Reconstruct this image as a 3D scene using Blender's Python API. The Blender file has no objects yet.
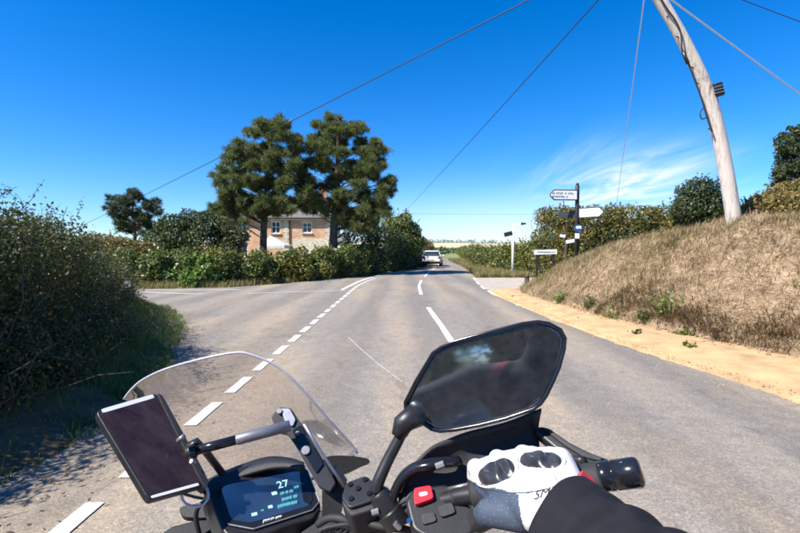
import bpy, bmesh, math, random
import numpy as np
from mathutils import Vector, Matrix

random.seed(7)
RNG = np.random.default_rng(11)
scene = bpy.context.scene
COL = scene.collection
R = math.radians

# ------------------------------------------------------------------ camera
CAM_H, FPX, CX, CY = 1.55, 450.0, 400.0, 266.5
PITCH = math.atan(16.5 / FPX)
cam_d = bpy.data.cameras.new('camera')
cam = bpy.data.objects.new('camera', cam_d)
COL.objects.link(cam)
cam.location = (0, 0, CAM_H)
cam.rotation_euler = (math.pi / 2 - PITCH, 0, 0)
cam_d.sensor_width = 36.0
cam_d.lens = 36.0 * FPX / 800.0
cam_d.clip_start = 0.02
cam_d.clip_end = 6000
scene.camera = cam

# ------------------------------------------------------------------ light
SUN_EL, SUN_AZ = R(48), R(59)       # azimuth measured from straight behind (-Y) towards -X
sun_dir = Vector((-math.sin(SUN_AZ) * math.cos(SUN_EL), -math.cos(SUN_AZ) * math.cos(SUN_EL), math.sin(SUN_EL)))
sun_d = bpy.data.lights.new('sun', 'SUN')
sun_d.energy = 5.0
sun_d.angle = R(0.55)
sun_d.color = (1.0, 0.945, 0.86)
sun = bpy.data.objects.new('sun', sun_d)
COL.objects.link(sun)
sun.rotation_euler = sun_dir.to_track_quat('Z', 'Y').to_euler()
sun.location = (-20, -20, 40)

world = bpy.data.worlds.new('World')
scene.world = world
world.use_nodes = True
wn, wl = world.node_tree.nodes, world.node_tree.links
wn.clear()
w_out = wn.new('ShaderNodeOutputWorld')
w_bg = wn.new('ShaderNodeBackground')
w_bg.inputs['Strength'].default_value = 0.092
sky = wn.new('ShaderNodeTexSky')
sky.sky_type = 'NISHITA'
sky.sun_disc = False
sky.sun_elevation = SUN_EL
sky.sun_rotation = math.atan2(sun_dir.x, sun_dir.y)
sky.air_density = 1.0
sky.dust_density = 0.1
sky.ozone_density = 3.0
sky.altitude = 50
hs = wn.new('ShaderNodeHueSaturation')
hs.inputs['Saturation'].default_value = 1.24
tint = wn.new('ShaderNodeMix')
tint.data_type = 'RGBA'
tint.blend_type = 'MULTIPLY'
tint.inputs['Factor'].default_value = 1.0
tint.inputs['B'].default_value = (0.72, 0.88, 1.16, 1)
wl.new(sky.outputs['Color'], tint.inputs['A'])
wl.new(tint.outputs['Result'], hs.inputs['Color'])
# thin cirrus, laid on a flat layer high above the ground
tc = wn.new('ShaderNodeTexCoord')
sep = wn.new('ShaderNodeSeparateXYZ')
wl.new(tc.outputs['Generated'], sep.inputs[0])


def wmath(op, a, b=None, c=None):
    n = wn.new('ShaderNodeMath')
    n.operation = op
    for i, v in enumerate((a, b, c)):
        if v is None:
            continue
        if isinstance(v, (int, float)):
            n.inputs[i].default_value = v
        else:
            wl.new(v, n.inputs[i])
    return n.outputs[0]


zc = wmath('MAXIMUM', sep.outputs[2], 0.02)
zc = wmath('ADD', zc, 0.05)
u = wmath('DIVIDE', sep.outputs[0], zc)
v = wmath('DIVIDE', sep.outputs[1], zc)
comb = wn.new('ShaderNodeCombineXYZ')
wl.new(u, comb.inputs[0])
wl.new(v, comb.inputs[1])
cmap = wn.new('ShaderNodeMapping')
cmap.inputs['Rotation'].default_value = (0, 0, R(-24))
cmap.inputs['Scale'].default_value = (1.55, 0.42, 1)
cmap.inputs['Location'].default_value = (0.35, 0.3, 0)
wl.new(comb.outputs[0], cmap.inputs[0])
cn = wn.new('ShaderNodeTexNoise')
cn.inputs['Scale'].default_value = 1.15
cn.inputs['Detail'].default_value = 9
cn.inputs['Roughness'].default_value = 0.60
cn.inputs['Distortion'].default_value = 0.9
wl.new(cmap.outputs[0], cn.inputs['Vector'])
cr = wn.new('ShaderNodeMapRange')
cr.inputs['From Min'].default_value = 0.40
cr.inputs['From Max'].default_value = 0.78
cr.clamp = True
wl.new(cn.outputs['Fac'], cr.inputs['Value'])
# where the cirrus bank lies in the sky (a soft region, ahead and to the right, low)
az = wmath('ARCTAN2', sep.outputs[0], sep.outputs[1])
e1 = wmath('POWER', wmath('DIVIDE', wmath('SUBTRACT', az, 0.455), 0.125), 2.0)
e2 = wmath('POWER', wmath('DIVIDE', wmath('SUBTRACT', sep.outputs[2], 0.135), 0.058), 2.0)
reg = wmath('EXPONENT', wmath('MULTIPLY', wmath('ADD', e1, e2), -1.0))
cl = wmath('MULTIPLY', wmath('POWER', cr.outputs[0], 1.2), wmath('MULTIPLY', reg, 1.7))
# milky layer low over the road end
e3 = wmath('POWER', wmath('DIVIDE', wmath('SUBTRACT', az, 0.22), 0.28), 2.0)
e4 = wmath('POWER', wmath('DIVIDE', wmath('SUBTRACT', sep.outputs[2], 0.03), 0.075), 2.0)
veil = wmath('MULTIPLY', wmath('EXPONENT', wmath('MULTIPLY', wmath('ADD', e3, e4), -1.0)), 0.42)
fac = wmath('MINIMUM', wmath('ADD', cl, veil), 0.92)
cmix = wn.new('ShaderNodeMix')
cmix.data_type = 'RGBA'
cmix.inputs['B'].default_value = (6.3, 6.7, 7.2, 1)
wl.new(fac, cmix.inputs['Factor'])
wl.new(hs.outputs['Color'], cmix.inputs['A'])
wl.new(cmix.outputs['Result'], w_bg.inputs['Color'])
wl.new(w_bg.outputs[0], w_out.inputs['Surface'])

scene.view_settings.view_transform = 'Standard'
scene.view_settings.look = 'None'
scene.view_settings.exposure = 0.95
scene.view_settings.gamma = 1.0
scene.view_settings.use_curve_mapping = False
scene.render.engine = 'CYCLES'
scene.cycles.use_denoising = True
scene.cycles.filter_width = 1.8
scene.cycles.max_bounces = 8
scene.cycles.transparent_max_bounces = 12
scene.cycles.sample_clamp_indirect = 6
scene.render.film_transparent = False


# ------------------------------------------------------------------ helpers
def P(px, py, Y):
    """World point on the sight line through a pixel of the 800x533 picture, at forward distance Y."""
    x = (px - CX) / FPX
    v_ = (CY - py) / FPX
    cy, sy = math.cos(PITCH), math.sin(PITCH)
    d = Vector((x, cy + v_ * sy, v_ * cy - sy))
    s = Y / d.y
    return Vector((0, 0, CAM_H)) + d * s


def ray(px, py):
    return (P(px, py, 1.0) - Vector((0, 0, CAM_H))).normalized()


def on_plane(px, py, p0, n):
    o = Vector((0, 0, CAM_H))
    d = ray(px, py)
    t = (p0 - o).dot(n) / d.dot(n)
    return o + d * t


MATS = {}


class NT:
    def __init__(s, name):
        s.m = bpy.data.materials.new(name)
        s.m.use_nodes = True
        s.n, s.l = s.m.node_tree.nodes, s.m.node_tree.links
        s.b = s.n['Principled BSDF']
        s.out = s.n['Material Output']
        MATS[name] = s.m

    def set(s, **k):
        for a, b in k.items():
            s.b.inputs[a.replace('_', ' ')].default_value = b
        return s

    def new(s, t, **k):
        n = s.n.new('ShaderNode' + t)
        for a, b in k.items():
            setattr(n, a, b)
        return n

    def coord(s, scale=(1, 1, 1), rot=(0, 0, 0), out='Object'):
        t = s.new('TexCoord')
        m = s.new('Mapping')
        m.inputs['Scale'].default_value = scale
        m.inputs['Rotation'].default_value = rot
        s.l.new(t.outputs[out], m.inputs[0])
        return m.outputs[0]

    def noise(s, vec, scale, detail=5, rough=0.55, dist=0.0):
        n = s.new('TexNoise')
        n.inputs['Scale'].default_value = scale
        n.inputs['Detail'].default_value = detail
        n.inputs['Roughness'].default_value = rough
        n.inputs['Distortion'].default_value = dist
        s.l.new(vec, n.inputs['Vector'])
        return n.outputs['Fac']

    def voro(s, vec, scale, feature='F1', out='Distance'):
        n = s.new('TexVoronoi', feature=feature)
        n.inputs['Scale'].default_value = scale
        s.l.new(vec, n.inputs['Vector'])
        return n.outputs[out]

    def ramp(s, fac, stops, interp='LINEAR'):
        r = s.new('ValToRGB')
        r.color_ramp.interpolation = interp
        els = r.color_ramp.elements
        while len(els) < len(stops):
            els.new(0.5)
        for e, (p, c) in zip(els, stops):
            e.position = p
            e.color = (*c, 1) if len(c) == 3 else c
        s.l.new(fac, r.inputs[0])
        return r.outputs[0]

    def mix(s, fac, a, b, mode='MIX'):
        m = s.new('Mix', data_type='RGBA', blend_type=mode)
        for key, val in (('Factor', fac), ('A', a), ('B', b)):
            if isinstance(val, (int, float)):
                m.inputs[key].default_value = val
            elif isinstance(val, tuple):
                m.inputs[key].default_value = (*val, 1)
            else:
                s.l.new(val, m.inputs[key])
        return m.outputs['Result']

    def col(s, c):
        if isinstance(c, tuple):
            s.b.inputs['Base Color'].default_value = (*c, 1)
        else:
            s.l.new(c, s.b.inputs['Base Color'])
        return s

    def bump(s, h, strength=0.3, dist=0.01):
        b = s.new('Bump')
        b.inputs['Strength'].default_value = strength
        b.inputs['Distance'].default_value = dist
        s.l.new(h, b.inputs['Height'])
        s.l.new(b.outputs[0], s.b.inputs['Normal'])
        return s

    def island(s):
        return s.new('NewGeometry').outputs['Random Per Island']

    def translucent(s, color, fac):
        t = s.new('BsdfTranslucent')
        if isinstance(color, tuple):
            t.inputs['Color'].default_value = (*color, 1)
        else:
            s.l.new(color, t.inputs['Color'])
        mx = s.new('MixShader')
        mx.inputs[0].default_value = fac
        s.l.new(s.b.outputs[0], mx.inputs[1])
        s.l.new(t.outputs[0], mx.inputs[2])
        s.l.new(mx.outputs[0], s.out.inputs['Surface'])
        return s


def plain(name, c, rough=0.5, metal=0.0, var=0.12, scale=30, bump=0.0, **k):
    """Painted / moulded material with a little mottling and surface grain."""
    t = NT(name)
    vec = t.coord()
    f = t.noise(vec, scale, 6)
    lo = tuple(max(0, x * (1 - var)) for x in c)
    hi = tuple(min(1, x * (1 + var)) for x in c)
    t.col(t.ramp(f, [(0.3, lo), (0.7, hi)]))
    t.set(Roughness=rough, Metallic=metal)
    for a, b in k.items():
        t.b.inputs[a.replace('_', ' ')].default_value = b
    if bump:
        t.bump(t.noise(vec, scale * 8, 3), bump, 0.002)
    return t.m


def leaf_mat(name, stops, trans=0.3, rough=0.55, spec=0.3, patch=0.0):
    t = NT(name)
    c = t.ramp(t.island(), stops)
    if patch:
        f = t.noise(t.coord(), patch, 3)
        dry = t.ramp(f, [(0.42, (1, 1, 1)), (0.62, (1.35, 1.0, 0.62))]) if name != 'straw' else t.ramp(f, [(0.33, (0.66, 0.56, 0.48)), (0.48, (1, 1, 1)), (0.66, (1.12, 1.12, 1.12))])
        c = t.mix(1.0, c, dry, 'MULTIPLY')
    t.col(c).set(Roughness=rough)
    t.b.inputs['Specular IOR Level'].default_value = spec
    t.translucent(t.mix(0.5, c, (0.16, 0.22, 0.03)), trans)
    return t.m


def root_of(o):
    while o.parent:
        o = o.parent
    return o


def mesh(name, V, F, mat=None, parent=None, smooth=False, local=False):
    """One mesh object. V are world coordinates unless local; F is an (n,k) array or a list of index lists."""
    me = bpy.data.meshes.new(name)
    V = np.asarray([tuple(p) for p in V] if not isinstance(V, np.ndarray) else V, dtype=np.float32)
    if parent is not None and not local:
        V = V - np.array(root_of(parent).location, dtype=np.float32)
    if isinstance(F, np.ndarray):
        n, k = F.shape
        me.vertices.add(len(V))
        me.vertices.foreach_set('co', V.ravel())
        me.loops.add(n * k)
        me.loops.foreach_set('vertex_index', F.ravel().astype(np.int32))
        me.polygons.add(n)
        me.polygons.foreach_set('loop_start', np.arange(0, n * k, k, dtype=np.int32))
        me.update(calc_edges=True)
    else:
        me.from_pydata(V.tolist(), [], [list(f) for f in F])
        me.update()
    if smooth:
        me.polygons.foreach_set('use_smooth', np.ones(len(me.polygons), dtype=bool))
    o = bpy.data.objects.new(name, me)
    COL.objects.link(o)
    if mat is not None:
        me.materials.append(mat if not isinstance(mat, str) else MATS[mat])
    if parent is not None:
        o.parent = parent
    return o


def fix_normals(o):
    bm = bmesh.new()
    bm.from_mesh(o.data)
    bmesh.ops.recalc_face_normals(bm, faces=bm.faces)
    bm.to_mesh(o.data)
    bm.free()
    return o


def bevel(o, w, seg=2, angle=30):
    fix_normals(o)
    b = o.modifiers.new('bevel', 'BEVEL')
    b.width = w
    b.segments = seg
    b.limit_method = 'ANGLE'
    b.angle_limit = R(angle)
    b.harden_normals = False
    o.data.polygons.foreach_set('use_smooth', np.ones(len(o.data.polygons), dtype=bool))
    sm = o.modifiers.new('wn', 'WEIGHTED_NORMAL')
    sm.keep_sharp = True
    return o


def tag(o, label, cat, group=None, kind=None):
    if label:
        o['label'] = label
    if cat:
        o['category'] = cat
    if group:
        o['group'] = group
    if kind:
        o['kind'] = kind
    return o


def thing(name, loc, label, cat, group=None, rz=0):
    o = bpy.data.objects.new(name, None)
    o.empty_display_size = 0.2
    COL.objects.link(o)
    o.location = loc
    o.rotation_euler = (0, 0, rz)
    return tag(o, label, cat, group)


def structure(name, V, F, mat, label=None, cat=None, smooth=False):
    return tag(mesh(name, V, F, mat, smooth=smooth), label, cat, kind='structure')


def copy_tree(o, parent=None):
    c = o.copy()
    COL.objects.link(c)
    c.parent = parent
    for ch in list(o.children):
        copy_tree(ch, c)
    return c


def box(c, size, rot=None):
    """8 verts / 6 quads; rot is a 3x3 Matrix."""
    sx, sy, sz = [s / 2 for s in size]
    vs = [Vector((x, y, z)) for x in (-sx, sx) for y in (-sy, sy) for z in (-sz, sz)]
    if rot is not None:
        vs = [rot @ q for q in vs]
    c = Vector(c)
    return [q + c for q in vs], [(0, 1, 3, 2), (4, 6, 7, 5), (0, 4, 5, 1), (2, 3, 7, 6), (0, 2, 6, 4), (1, 5, 7, 3)]


def join(parts):
    V, F = [], []
    for vs, fs in parts:
        b = len(V)
        V += list(vs)
        F += [[i + b for i in f] for f in fs]
    return V, F


def prism(pts, off):
    pts = [Vector(p) for p in pts]
    off = Vector(off)
    n = len(pts)
    V = pts + [p + off for p in pts]
    F = [list(range(n))[::-1], list(range(n, 2 * n))]
    F += [[i, (i + 1) % n, n + (i + 1) % n, n + i] for i in range(n)]
    return V, F


def frames(path):
    path = [Vector(p) for p in path]
    T = []
    for i in range(len(path)):
        a, b = path[max(i - 1, 0)], path[min(i + 1, len(path) - 1)]
        T.append((b - a).normalized())
    ref = Vector((0, 0, 1)) if abs(T[0].z) < 0.9 else Vector((1, 0, 0))
    N = [(ref - T[0] * ref.dot(T[0])).normalized()]
    for i in range(1, len(path)):
        n_ = N[-1] - T[i] * N[-1].dot(T[i])
        N.append(n_.normalized() if n_.length > 1e-6 else N[-1])
    return path, T, N


def tube(path, radii, n=10, caps=True, flat=1.0):
    path, T, N = frames(path)
    if isinstance(radii, (int, float)):
        radii = [radii] * len(path)
    V, F = [], []
    for p, t, nn, r in zip(path, T, N, radii):
        b = t.cross(nn)
        for k in range(n):
            a = 2 * math.pi * k / n
            V.append(p + nn * (math.cos(a) * r * flat) + b * (math.sin(a) * r))
    for i in range(len(path) - 1):
        for k in range(n):
            F.append([i * n + k, i * n + (k + 1) % n, (i + 1) * n + (k + 1) % n, (i + 1) * n + k])
    if caps:
        F.append(list(range(n))[::-1])
        F.append([(len(path) - 1) * n + k for k in range(n)])
    return V, F


def spline(pts, m=8):
    """Catmull-Rom through points."""
    pts = [Vector(p) for p in pts]
    q = [pts[0] * 2 - pts[1]] + pts + [pts[-1] * 2 - pts[-2]]
    out = []
    for i in range(1, len(q) - 2):
        for k in range(m):
            t = k / m
            a, b, c, d = q[i - 1], q[i], q[i + 1], q[i + 2]
            out.append(0.5 * ((2 * b) + (c - a) * t + (2 * a - 5 * b + 4 * c - d) * t * t + (3 * b - a - 3 * c + d) * t ** 3))
    out.append(pts[-1])
    return out


def loft(rings, caps=True):
    n = len(rings[0])
    V = [p for r in rings for p in r]
    F = []
    for i in range(len(rings) - 1):
        for k in range(n):
            F.append([i * n + k, i * n + (k + 1) % n, (i + 1) * n + (k + 1) % n, (i + 1) * n + k])
    if caps:
        F.append(list(range(n))[::-1])
        F.append([(len(rings) - 1) * n + k for k in range(n)])
    return V, F


def ellipsoid(c, r, rot=None, nu=14, nv=10):
    V, F = [], []
    c = Vector(c)
    for i in range(nv + 1):
        th = math.pi * i / nv
        for k in range(nu):
            a = 2 * math.pi * k / nu
            q = Vector((math.sin(th) * math.cos(a) * r[0], math.sin(th) * math.sin(a) * r[1], math.cos(th) * r[2]))
            V.append(c + (rot @ q if rot is not None else q))
    for i in range(nv):
        for k in range(nu):
            F.append([i * nu + k, (i + 1) * nu + k, (i + 1) * nu + (k + 1) % nu, i * nu + (k + 1) % nu])
    return V, F


def capsule(a, b, ra, rb, n=14, m=5):
    a, b = Vector(a), Vector(b)
    d = (b - a).normalized()
    path, rad = [], []
    for i in range(m + 1):
        t = math.pi / 2 * (1 - i / m)
        path.append(a - d * ra * math.sin(t))
        rad.append(max(ra * math.cos(t), 1e-4))
    for i in range(m + 1):
        t = math.pi / 2 * i / m
        path.append(b + d * rb * math.sin(t))
        rad.append(max(rb * math.cos(t), 1e-4))
    return tube(path, rad, n)


def remesh_union(name, parts, voxel, mat, parent, smooth_it=6, subdiv=0):
    """Unite overlapping closed shapes into one continuous skin."""
    V, F = join(parts)
    o = mesh(name + '_tmp', V, F)
    fix_normals(o)
    m = o.modifiers.new('r', 'REMESH')
    m.mode = 'VOXEL'
    m.voxel_size = voxel
    s = o.modifiers.new('s', 'SMOOTH')
    s.iterations = smooth_it
    s.factor = 0.5
    if subdiv:
        sd = o.modifiers.new('sd', 'SUBSURF')
        sd.levels = sd.render_levels = subdiv
    dg = bpy.context.evaluated_depsgraph_get()
    me = bpy.data.meshes.new_from_object(o.evaluated_get(dg))
    Vn = np.empty(len(me.vertices) * 3, dtype=np.float32)
    me.vertices.foreach_get('co', Vn)
    Fs = [tuple(p.vertices) for p in me.polygons]
    bpy.data.objects.remove(o)
    bpy.data.meshes.remove(me)
    return mesh(name, Vn.reshape(-1, 3), Fs, mat, parent, smooth=True)


def text_geo(s, size, o, xd, yd, thick=0.0005, align='CENTER'):
    cu = bpy.data.curves.new('txt', 'FONT')
    cu.body = s
    cu.size = size
    cu.align_x = align
    cu.align_y = 'CENTER'
    cu.extrude = thick
    cu.resolution_u = 3
    t = bpy.data.objects.new('txt', cu)
    COL.objects.link(t)
    dg = bpy.context.evaluated_depsgraph_get()
    me = bpy.data.meshes.new_from_object(t.evaluated_get(dg))
    xd, yd = Vector(xd).normalized(), Vector(yd).normalized()
    zd = xd.cross(yd)
    V = [Vector(o) + xd * w.co.x + yd * w.co.y + zd * w.co.z for w in me.vertices]
    F = [tuple(p.vertices) for p in me.polygons]
    bpy.data.objects.remove(t)
    bpy.data.meshes.remove(me)
    return V, F


# ---- foliage
def unit(n, rng):
    d = rng.normal(size=(n, 3))
    return d / np.linalg.norm(d, axis=1, keepdims=True)


def lumps(d, rng, k=7, f=3.0):
    out = np.zeros(len(d))
    for i in range(k):
        w = rng.normal(size=3) * f * (0.6 + 0.25 * i)
        out += np.sin(d @ w + rng.uniform(0, 6.28)) / (1 + 0.4 * i)
    return out / 2.2


def norm(a):
    return a / np.maximum(np.linalg.norm(a, axis=1, keepdims=True), 1e-9)


def leaf_quads(c, out, length, width, rng, wild=0.7, up=0.35, droop=0.0):
    n = len(c)
    nn = norm(out * 0.6 + np.array([0, 0, up]) + rng.normal(size=(n, 3)) * wild)
    t = norm(np.cross(nn, rng.normal(size=(n, 3))))
    t[:, 2] -= droop
    t = norm(t)
    s = norm(np.cross(nn, t))
    L = (length * rng.uniform(0.6, 1.35, n))[:, None]
    W = (width * rng.uniform(0.6, 1.3, n))[:, None]
    V = np.stack([c - t * L * 0.5, c + s * W * 0.5 - nn * L * 0.06, c + t * L * 0.5 - nn * L * 0.12, c - s * W * 0.5 - nn * L * 0.06], 1)
    return V.reshape(-1, 3), np.arange(4 * n).reshape(n, 4)


def blob_points(blobs, n, rng, inner=0.5, rough=0.24, zmin=None, bottom=0.0):
    """Points in the outer part of lumpy ellipsoids, and their outward directions."""
    B = np.array(blobs, dtype=float)
    area = (B[:, 3] * B[:, 4] + B[:, 4] * B[:, 5] + B[:, 3] * B[:, 5])
    cnt = np.maximum((n * area / area.sum()).astype(int), 4)
    C, O = [], []
    for b, m in zip(B, cnt):
        d = unit(m, rng)
        if bottom:
            lo = d[:, 2] < -bottom
            d[lo, 2] *= -1
        r = (inner + (1 - inner) * np.sqrt(rng.uniform(0, 1, m))) * (1 + rough * lumps(d, rng))
        # stray shoots beyond the outline
        st = rng.uniform(0, 1, m) < 0.05
        r[st] *= rng.uniform(1.0, 1.22, st.sum())
        C.append(b[:3] + d * b[3:6] * r[:, None])
        O.append(d)
    C, O = np.concatenate(C), np.concatenate(O)
    if zmin is not None:
        k = C[:, 2] > zmin
        C, O = C[k], O[k]
    return C, O


def twigs(starts, ends, r0, r1, n=5, wob=0.12, rng=RNG, seg=5):
    parts = []
    for a, b in zip(starts, ends):
        a, b = Vector(a), Vector(b)
        L = (b - a).length
        pts = [a.lerp(b, i / (seg - 1)) + (Vector(rng.normal(size=3)) * L * wob * (0 if i in (0, seg - 1) else 0.5)) for i in range(seg)]
        parts.append(tube(pts, [r0 + (r1 - r0) * i / (seg - 1) for i in range(seg)], n, caps=False))
    return join(parts)


def bush(name, label, cat, blobs, n, L, W, mat, seed, ground=0.0, group=None, inner=0.45, rough=0.26, wild=0.7, bottom=0.0, stems=9, shoots=0, droop=0.0, up=0.35):
    rng = np.random.default_rng(seed)
    B = np.array(blobs, dtype=float)
    c = B[:, :3].mean(0)
    root = thing(name, (c[0], c[1], ground), label, cat, group)
    C, O = blob_points(blobs, n, rng, inner, rough, zmin=ground + 0.02, bottom=bottom)
    V, F = leaf_quads(C, O, L, W, rng, wild, up, droop)
    f = mesh('foliage', V, F, mat, root)
    f['kind'] = 'stuff'
    st, en = [], []
    for i in range(stems):
        b = B[rng.integers(len(B))]
        st.append((b[0] + rng.normal() * b[3] * 0.25, b[1] + rng.normal() * b[4] * 0.25, ground - 0.05))
        en.append((b[0] + rng.normal() * b[3] * 0.6, b[1] + rng.normal() * b[4] * 0.5, b[2] + b[5] * rng.uniform(0.2, 0.9)))
    if stems:
        V, F = twigs(st, en, 0.022, 0.006, rng=rng)
        s = mesh('stem', V, F, 'bark_dark', root, smooth=True)
        s['kind'] = 'stuff'
    if shoots:
        st, en = [], []
        for i in range(shoots):
            b = B[rng.integers(len(B))]
            d = unit(1, rng)[0]
            d[2] = abs(d[2]) * 0.8 + 0.35
            p = b[:3] + d * b[3:6] * 0.8
            st.append(p)
            en.append(p + np.array([d[0] * 0.4 + rng.normal() * 0.12, d[1] * 0.4 + rng.normal() * 0.12, 0.55]) * rng.uniform(0.35, 1.0) * b[5])
        V, F = twigs(st, en, 0.006, 0.002, n=4, rng=rng)
        s = mesh('shoot', V, F, 'bark_dark', root, smooth=True)
        s['kind'] = 'stuff'
        C = np.concatenate([np.array(st)[:, None] + (np.array(en) - np.array(st))[:, None] * np.linspace(0.1, 1, 9)[None, :, None]]).reshape(-1, 3)
        C = C + rng.normal(size=C.shape) * 0.012
        V, F = leaf_quads(C, unit(len(C), rng), L * 0.9, W * 0.9, rng, 0.9, 0.2)
        s = mesh('shoot_leaf', V, F, mat, root)
        s['kind'] = 'stuff'
    return root


def blades(base, height, width, lean, rng, seg=2, droop=0.5, comb=None):
    """Bent grass blades: base (n,3), height array. Returns verts/quads."""
    n = len(base)
    a = rng.uniform(0, 2 * np.pi, n)
    if comb is not None:
        a = comb[0] + 0.7 * vnoise(base[:, 0], base[:, 1], 77, 1.2) + rng.normal(size=n) * comb[1]
    d = np.stack([np.cos(a), np.sin(a), np.zeros(n)], 1)
    s = np.stack([-np.sin(a), np.cos(a), np.zeros(n)], 1)
    L = lean * rng.uniform(0.2, 1.5, n)
    rows = []
    for i in range(seg + 1):
        t = i / seg
        horiz = (L * (t ** 1.6) * height)[:, None]
        vert = (height * (t - droop * np.minimum(L, 1.3) * t * t))[:, None]
        p = base + d * horiz + np.array([0, 0, 1.0]) * vert
        w = (width * (1 - 0.85 * t))[:, None] if isinstance(width, np.ndarray) else width * (1 - 0.85 * t)
        rows += [p - s * w, p + s * w]
    V = np.stack(rows, 1)
    k = 2 * (seg + 1)
    idx = np.arange(n)[:, None] * k
    F = np.concatenate([np.concatenate([idx + 2 * i, idx + 2 * i + 1, idx + 2 * i + 3, idx + 2 * i + 2], 1) for i in range(seg)])
    return V.reshape(-1, 3), F


def interp(xs, tab):
    t = np.array(tab, dtype=float)
    return np.interp(xs, t[:, 0], t[:, 1])


def sstep(x):
    x = np.clip(x, 0, 1)
    return x * x * (3 - 2 * x)


def vnoise(x, y, seed=0, f=1.0):
    r = np.random.default_rng(seed)
    o = np.zeros_like(np.asarray(x, dtype=float))
    for i in range(8):
        w = r.normal(size=2) * f * (0.5 + 0.5 * i)
        o = o + np.sin(x * w[0] + y * w[1] + r.uniform(0, 6.28)) / (1 + 0.45 * i)
    return o / 2.6


# ------------------------------------------------------------------ materials
# asphalt: worn chip-sealed lane, grey with dusty brown tracks
t = NT('asphalt')
vec = t.coord()
big = t.noise(t.coord((1.0, 0.20, 1)), 0.8, 6, 0.6, 0.4)
tone = t.ramp(big, [(0.28, (0.188, 0.174, 0.158)), (0.48, (0.235, 0.211, 0.182)), (0.62, (0.290, 0.242, 0.185)), (0.8, (0.215, 0.195, 0.172))])
# wheel tracks worn along the two lanes
sx = t.new('SeparateXYZ')
warp = t.noise(t.coord((0.5, 0.12, 1)), 1.0, 3)
t.l.new(vec, sx.inputs[0])
ad = t.new('Math', operation='MULTIPLY_ADD')
t.l.new(warp, ad.inputs[0])
ad.inputs[1].default_value = 0.9
t.l.new(sx.outputs[0], ad.inputs[2])
wv_ = t.new('Math', operation='MULTIPLY')
t.l.new(ad.outputs[0], wv_.inputs[0])
wv_.inputs[1].default_value = 4.5
sn = t.new('Math', operation='SINE')
t.l.new(wv_.outputs[0], sn.inputs[0])
mr_ = t.new('MapRange')
mr_.inputs['From Min'].default_value = -1
mr_.inputs['From Max'].default_value = 1
t.l.new(sn.outputs[0], mr_.inputs['Value'])
track = t.ramp(mr_.outputs[0], [(0.15, (0.87, 0.86, 0.85)), (0.55, (1.0, 1.0, 1.0)), (0.9, (1.12, 1.09, 1.04))])
chip = t.new('TexVoronoi')
chip.inputs['Scale'].default_value = 95
t.l.new(vec, chip.inputs['Vector'])
csep = t.new('SeparateColor')
t.l.new(chip.outputs['Color'], csep.inputs[0])
chipc = t.ramp(csep.outputs[0], [(0.0, (0.70, 0.70, 0.70)), (0.4, (0.91, 0.91, 0.91)), (0.8, (1.07, 1.06, 1.03)), (1.0, (1.42, 1.36, 1.27))])
fine = t.ramp(t.noise(vec, 260, 3), [(0.35, (0.82, 0.82, 0.82)), (0.65, (1.16, 1.16, 1.16))])
mid = t.ramp(t.noise(vec, 5.5, 6, 0.68), [(0.3, (0.84, 0.84, 0.85)), (0.7, (1.13, 1.12, 1.10))])
blot = t.ramp(t.noise(t.coord((1, 0.6, 1)), 1.9, 4, 0.6, 1.0), [(0.30, (0.74, 0.74, 0.75)), (0.40, (1, 1, 1))])
crk = t.voro(t.coord((1, 0.55, 1)), 0.55, 'DISTANCE_TO_EDGE')
crkn = t.noise(vec, 3.0, 6, 0.7)
cm_ = t.new('Math', operation='MULTIPLY_ADD')
t.l.new(crkn, cm_.inputs[0])
cm_.inputs[1].default_value = 0.10
t.l.new(crk, cm_.inputs[2])
crack = t.ramp(cm_.outputs[0], [(0.036, (0.62, 0.61, 0.60)), (0.044, (1, 1, 1))])
c = t.mix(1.0, tone, chipc, 'MULTIPLY')
for k_, f_ in ((fine, 0.8), (mid, 1.0), (track, 1.0), (blot, 0.8), (crack, 0.75)):
    c = t.mix(f_, c, k_, 'MULTIPLY')
t.col(c).set(Roughness=0.85)
t.bump(chip.outputs['Distance'], 0.45, 0.005)

t = NT('track_surface')
vec = t.coord()
c = t.ramp(t.noise(vec, 1.6, 6, 0.6), [(0.3, (0.30, 0.255, 0.215)), (0.7, (0.40, 0.345, 0.28))])
c = t.mix(0.8, c, t.ramp(t.voro(vec, 60), [(0.1, (0.75, 0.75, 0.75)), (0.6, (1.2, 1.2, 1.2))]), 'MULTIPLY')
t.col(c).set(Roughness=0.95).bump(t.noise(vec, 60, 4), 0.4, 0.01)

t = NT('road_paint')
vec = t.coord()
wear = t.noise(vec, 55, 6, 0.7)
wear2 = t.noise(vec, 4.5, 4, 0.6)
c = t.ramp(wear, [(0.28, (0.34, 0.33, 0.31)), (0.40, (0.72, 0.71, 0.67)), (0.7, (0.80, 0.79, 0.75))])
c = t.mix(1.0, c, t.ramp(wear2, [(0.3, (0.78, 0.77, 0.74)), (0.6, (1, 1, 1))]), 'MULTIPLY')
t.col(c).set(Roughness=0.7).bump(t.voro(vec, 85), 0.4, 0.004)

t = NT('road_paint_worn')
vec = t.coord()
c = t.ramp(t.noise(vec, 30, 7, 0.75), [(0.36, (0.20, 0.19, 0.175)), (0.55, (0.50, 0.49, 0.46)), (0.75, (0.62, 0.61, 0.57))])
t.col(c).set(Roughness=0.8).bump(t.voro(vec, 85), 0.5, 0.005)

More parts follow.
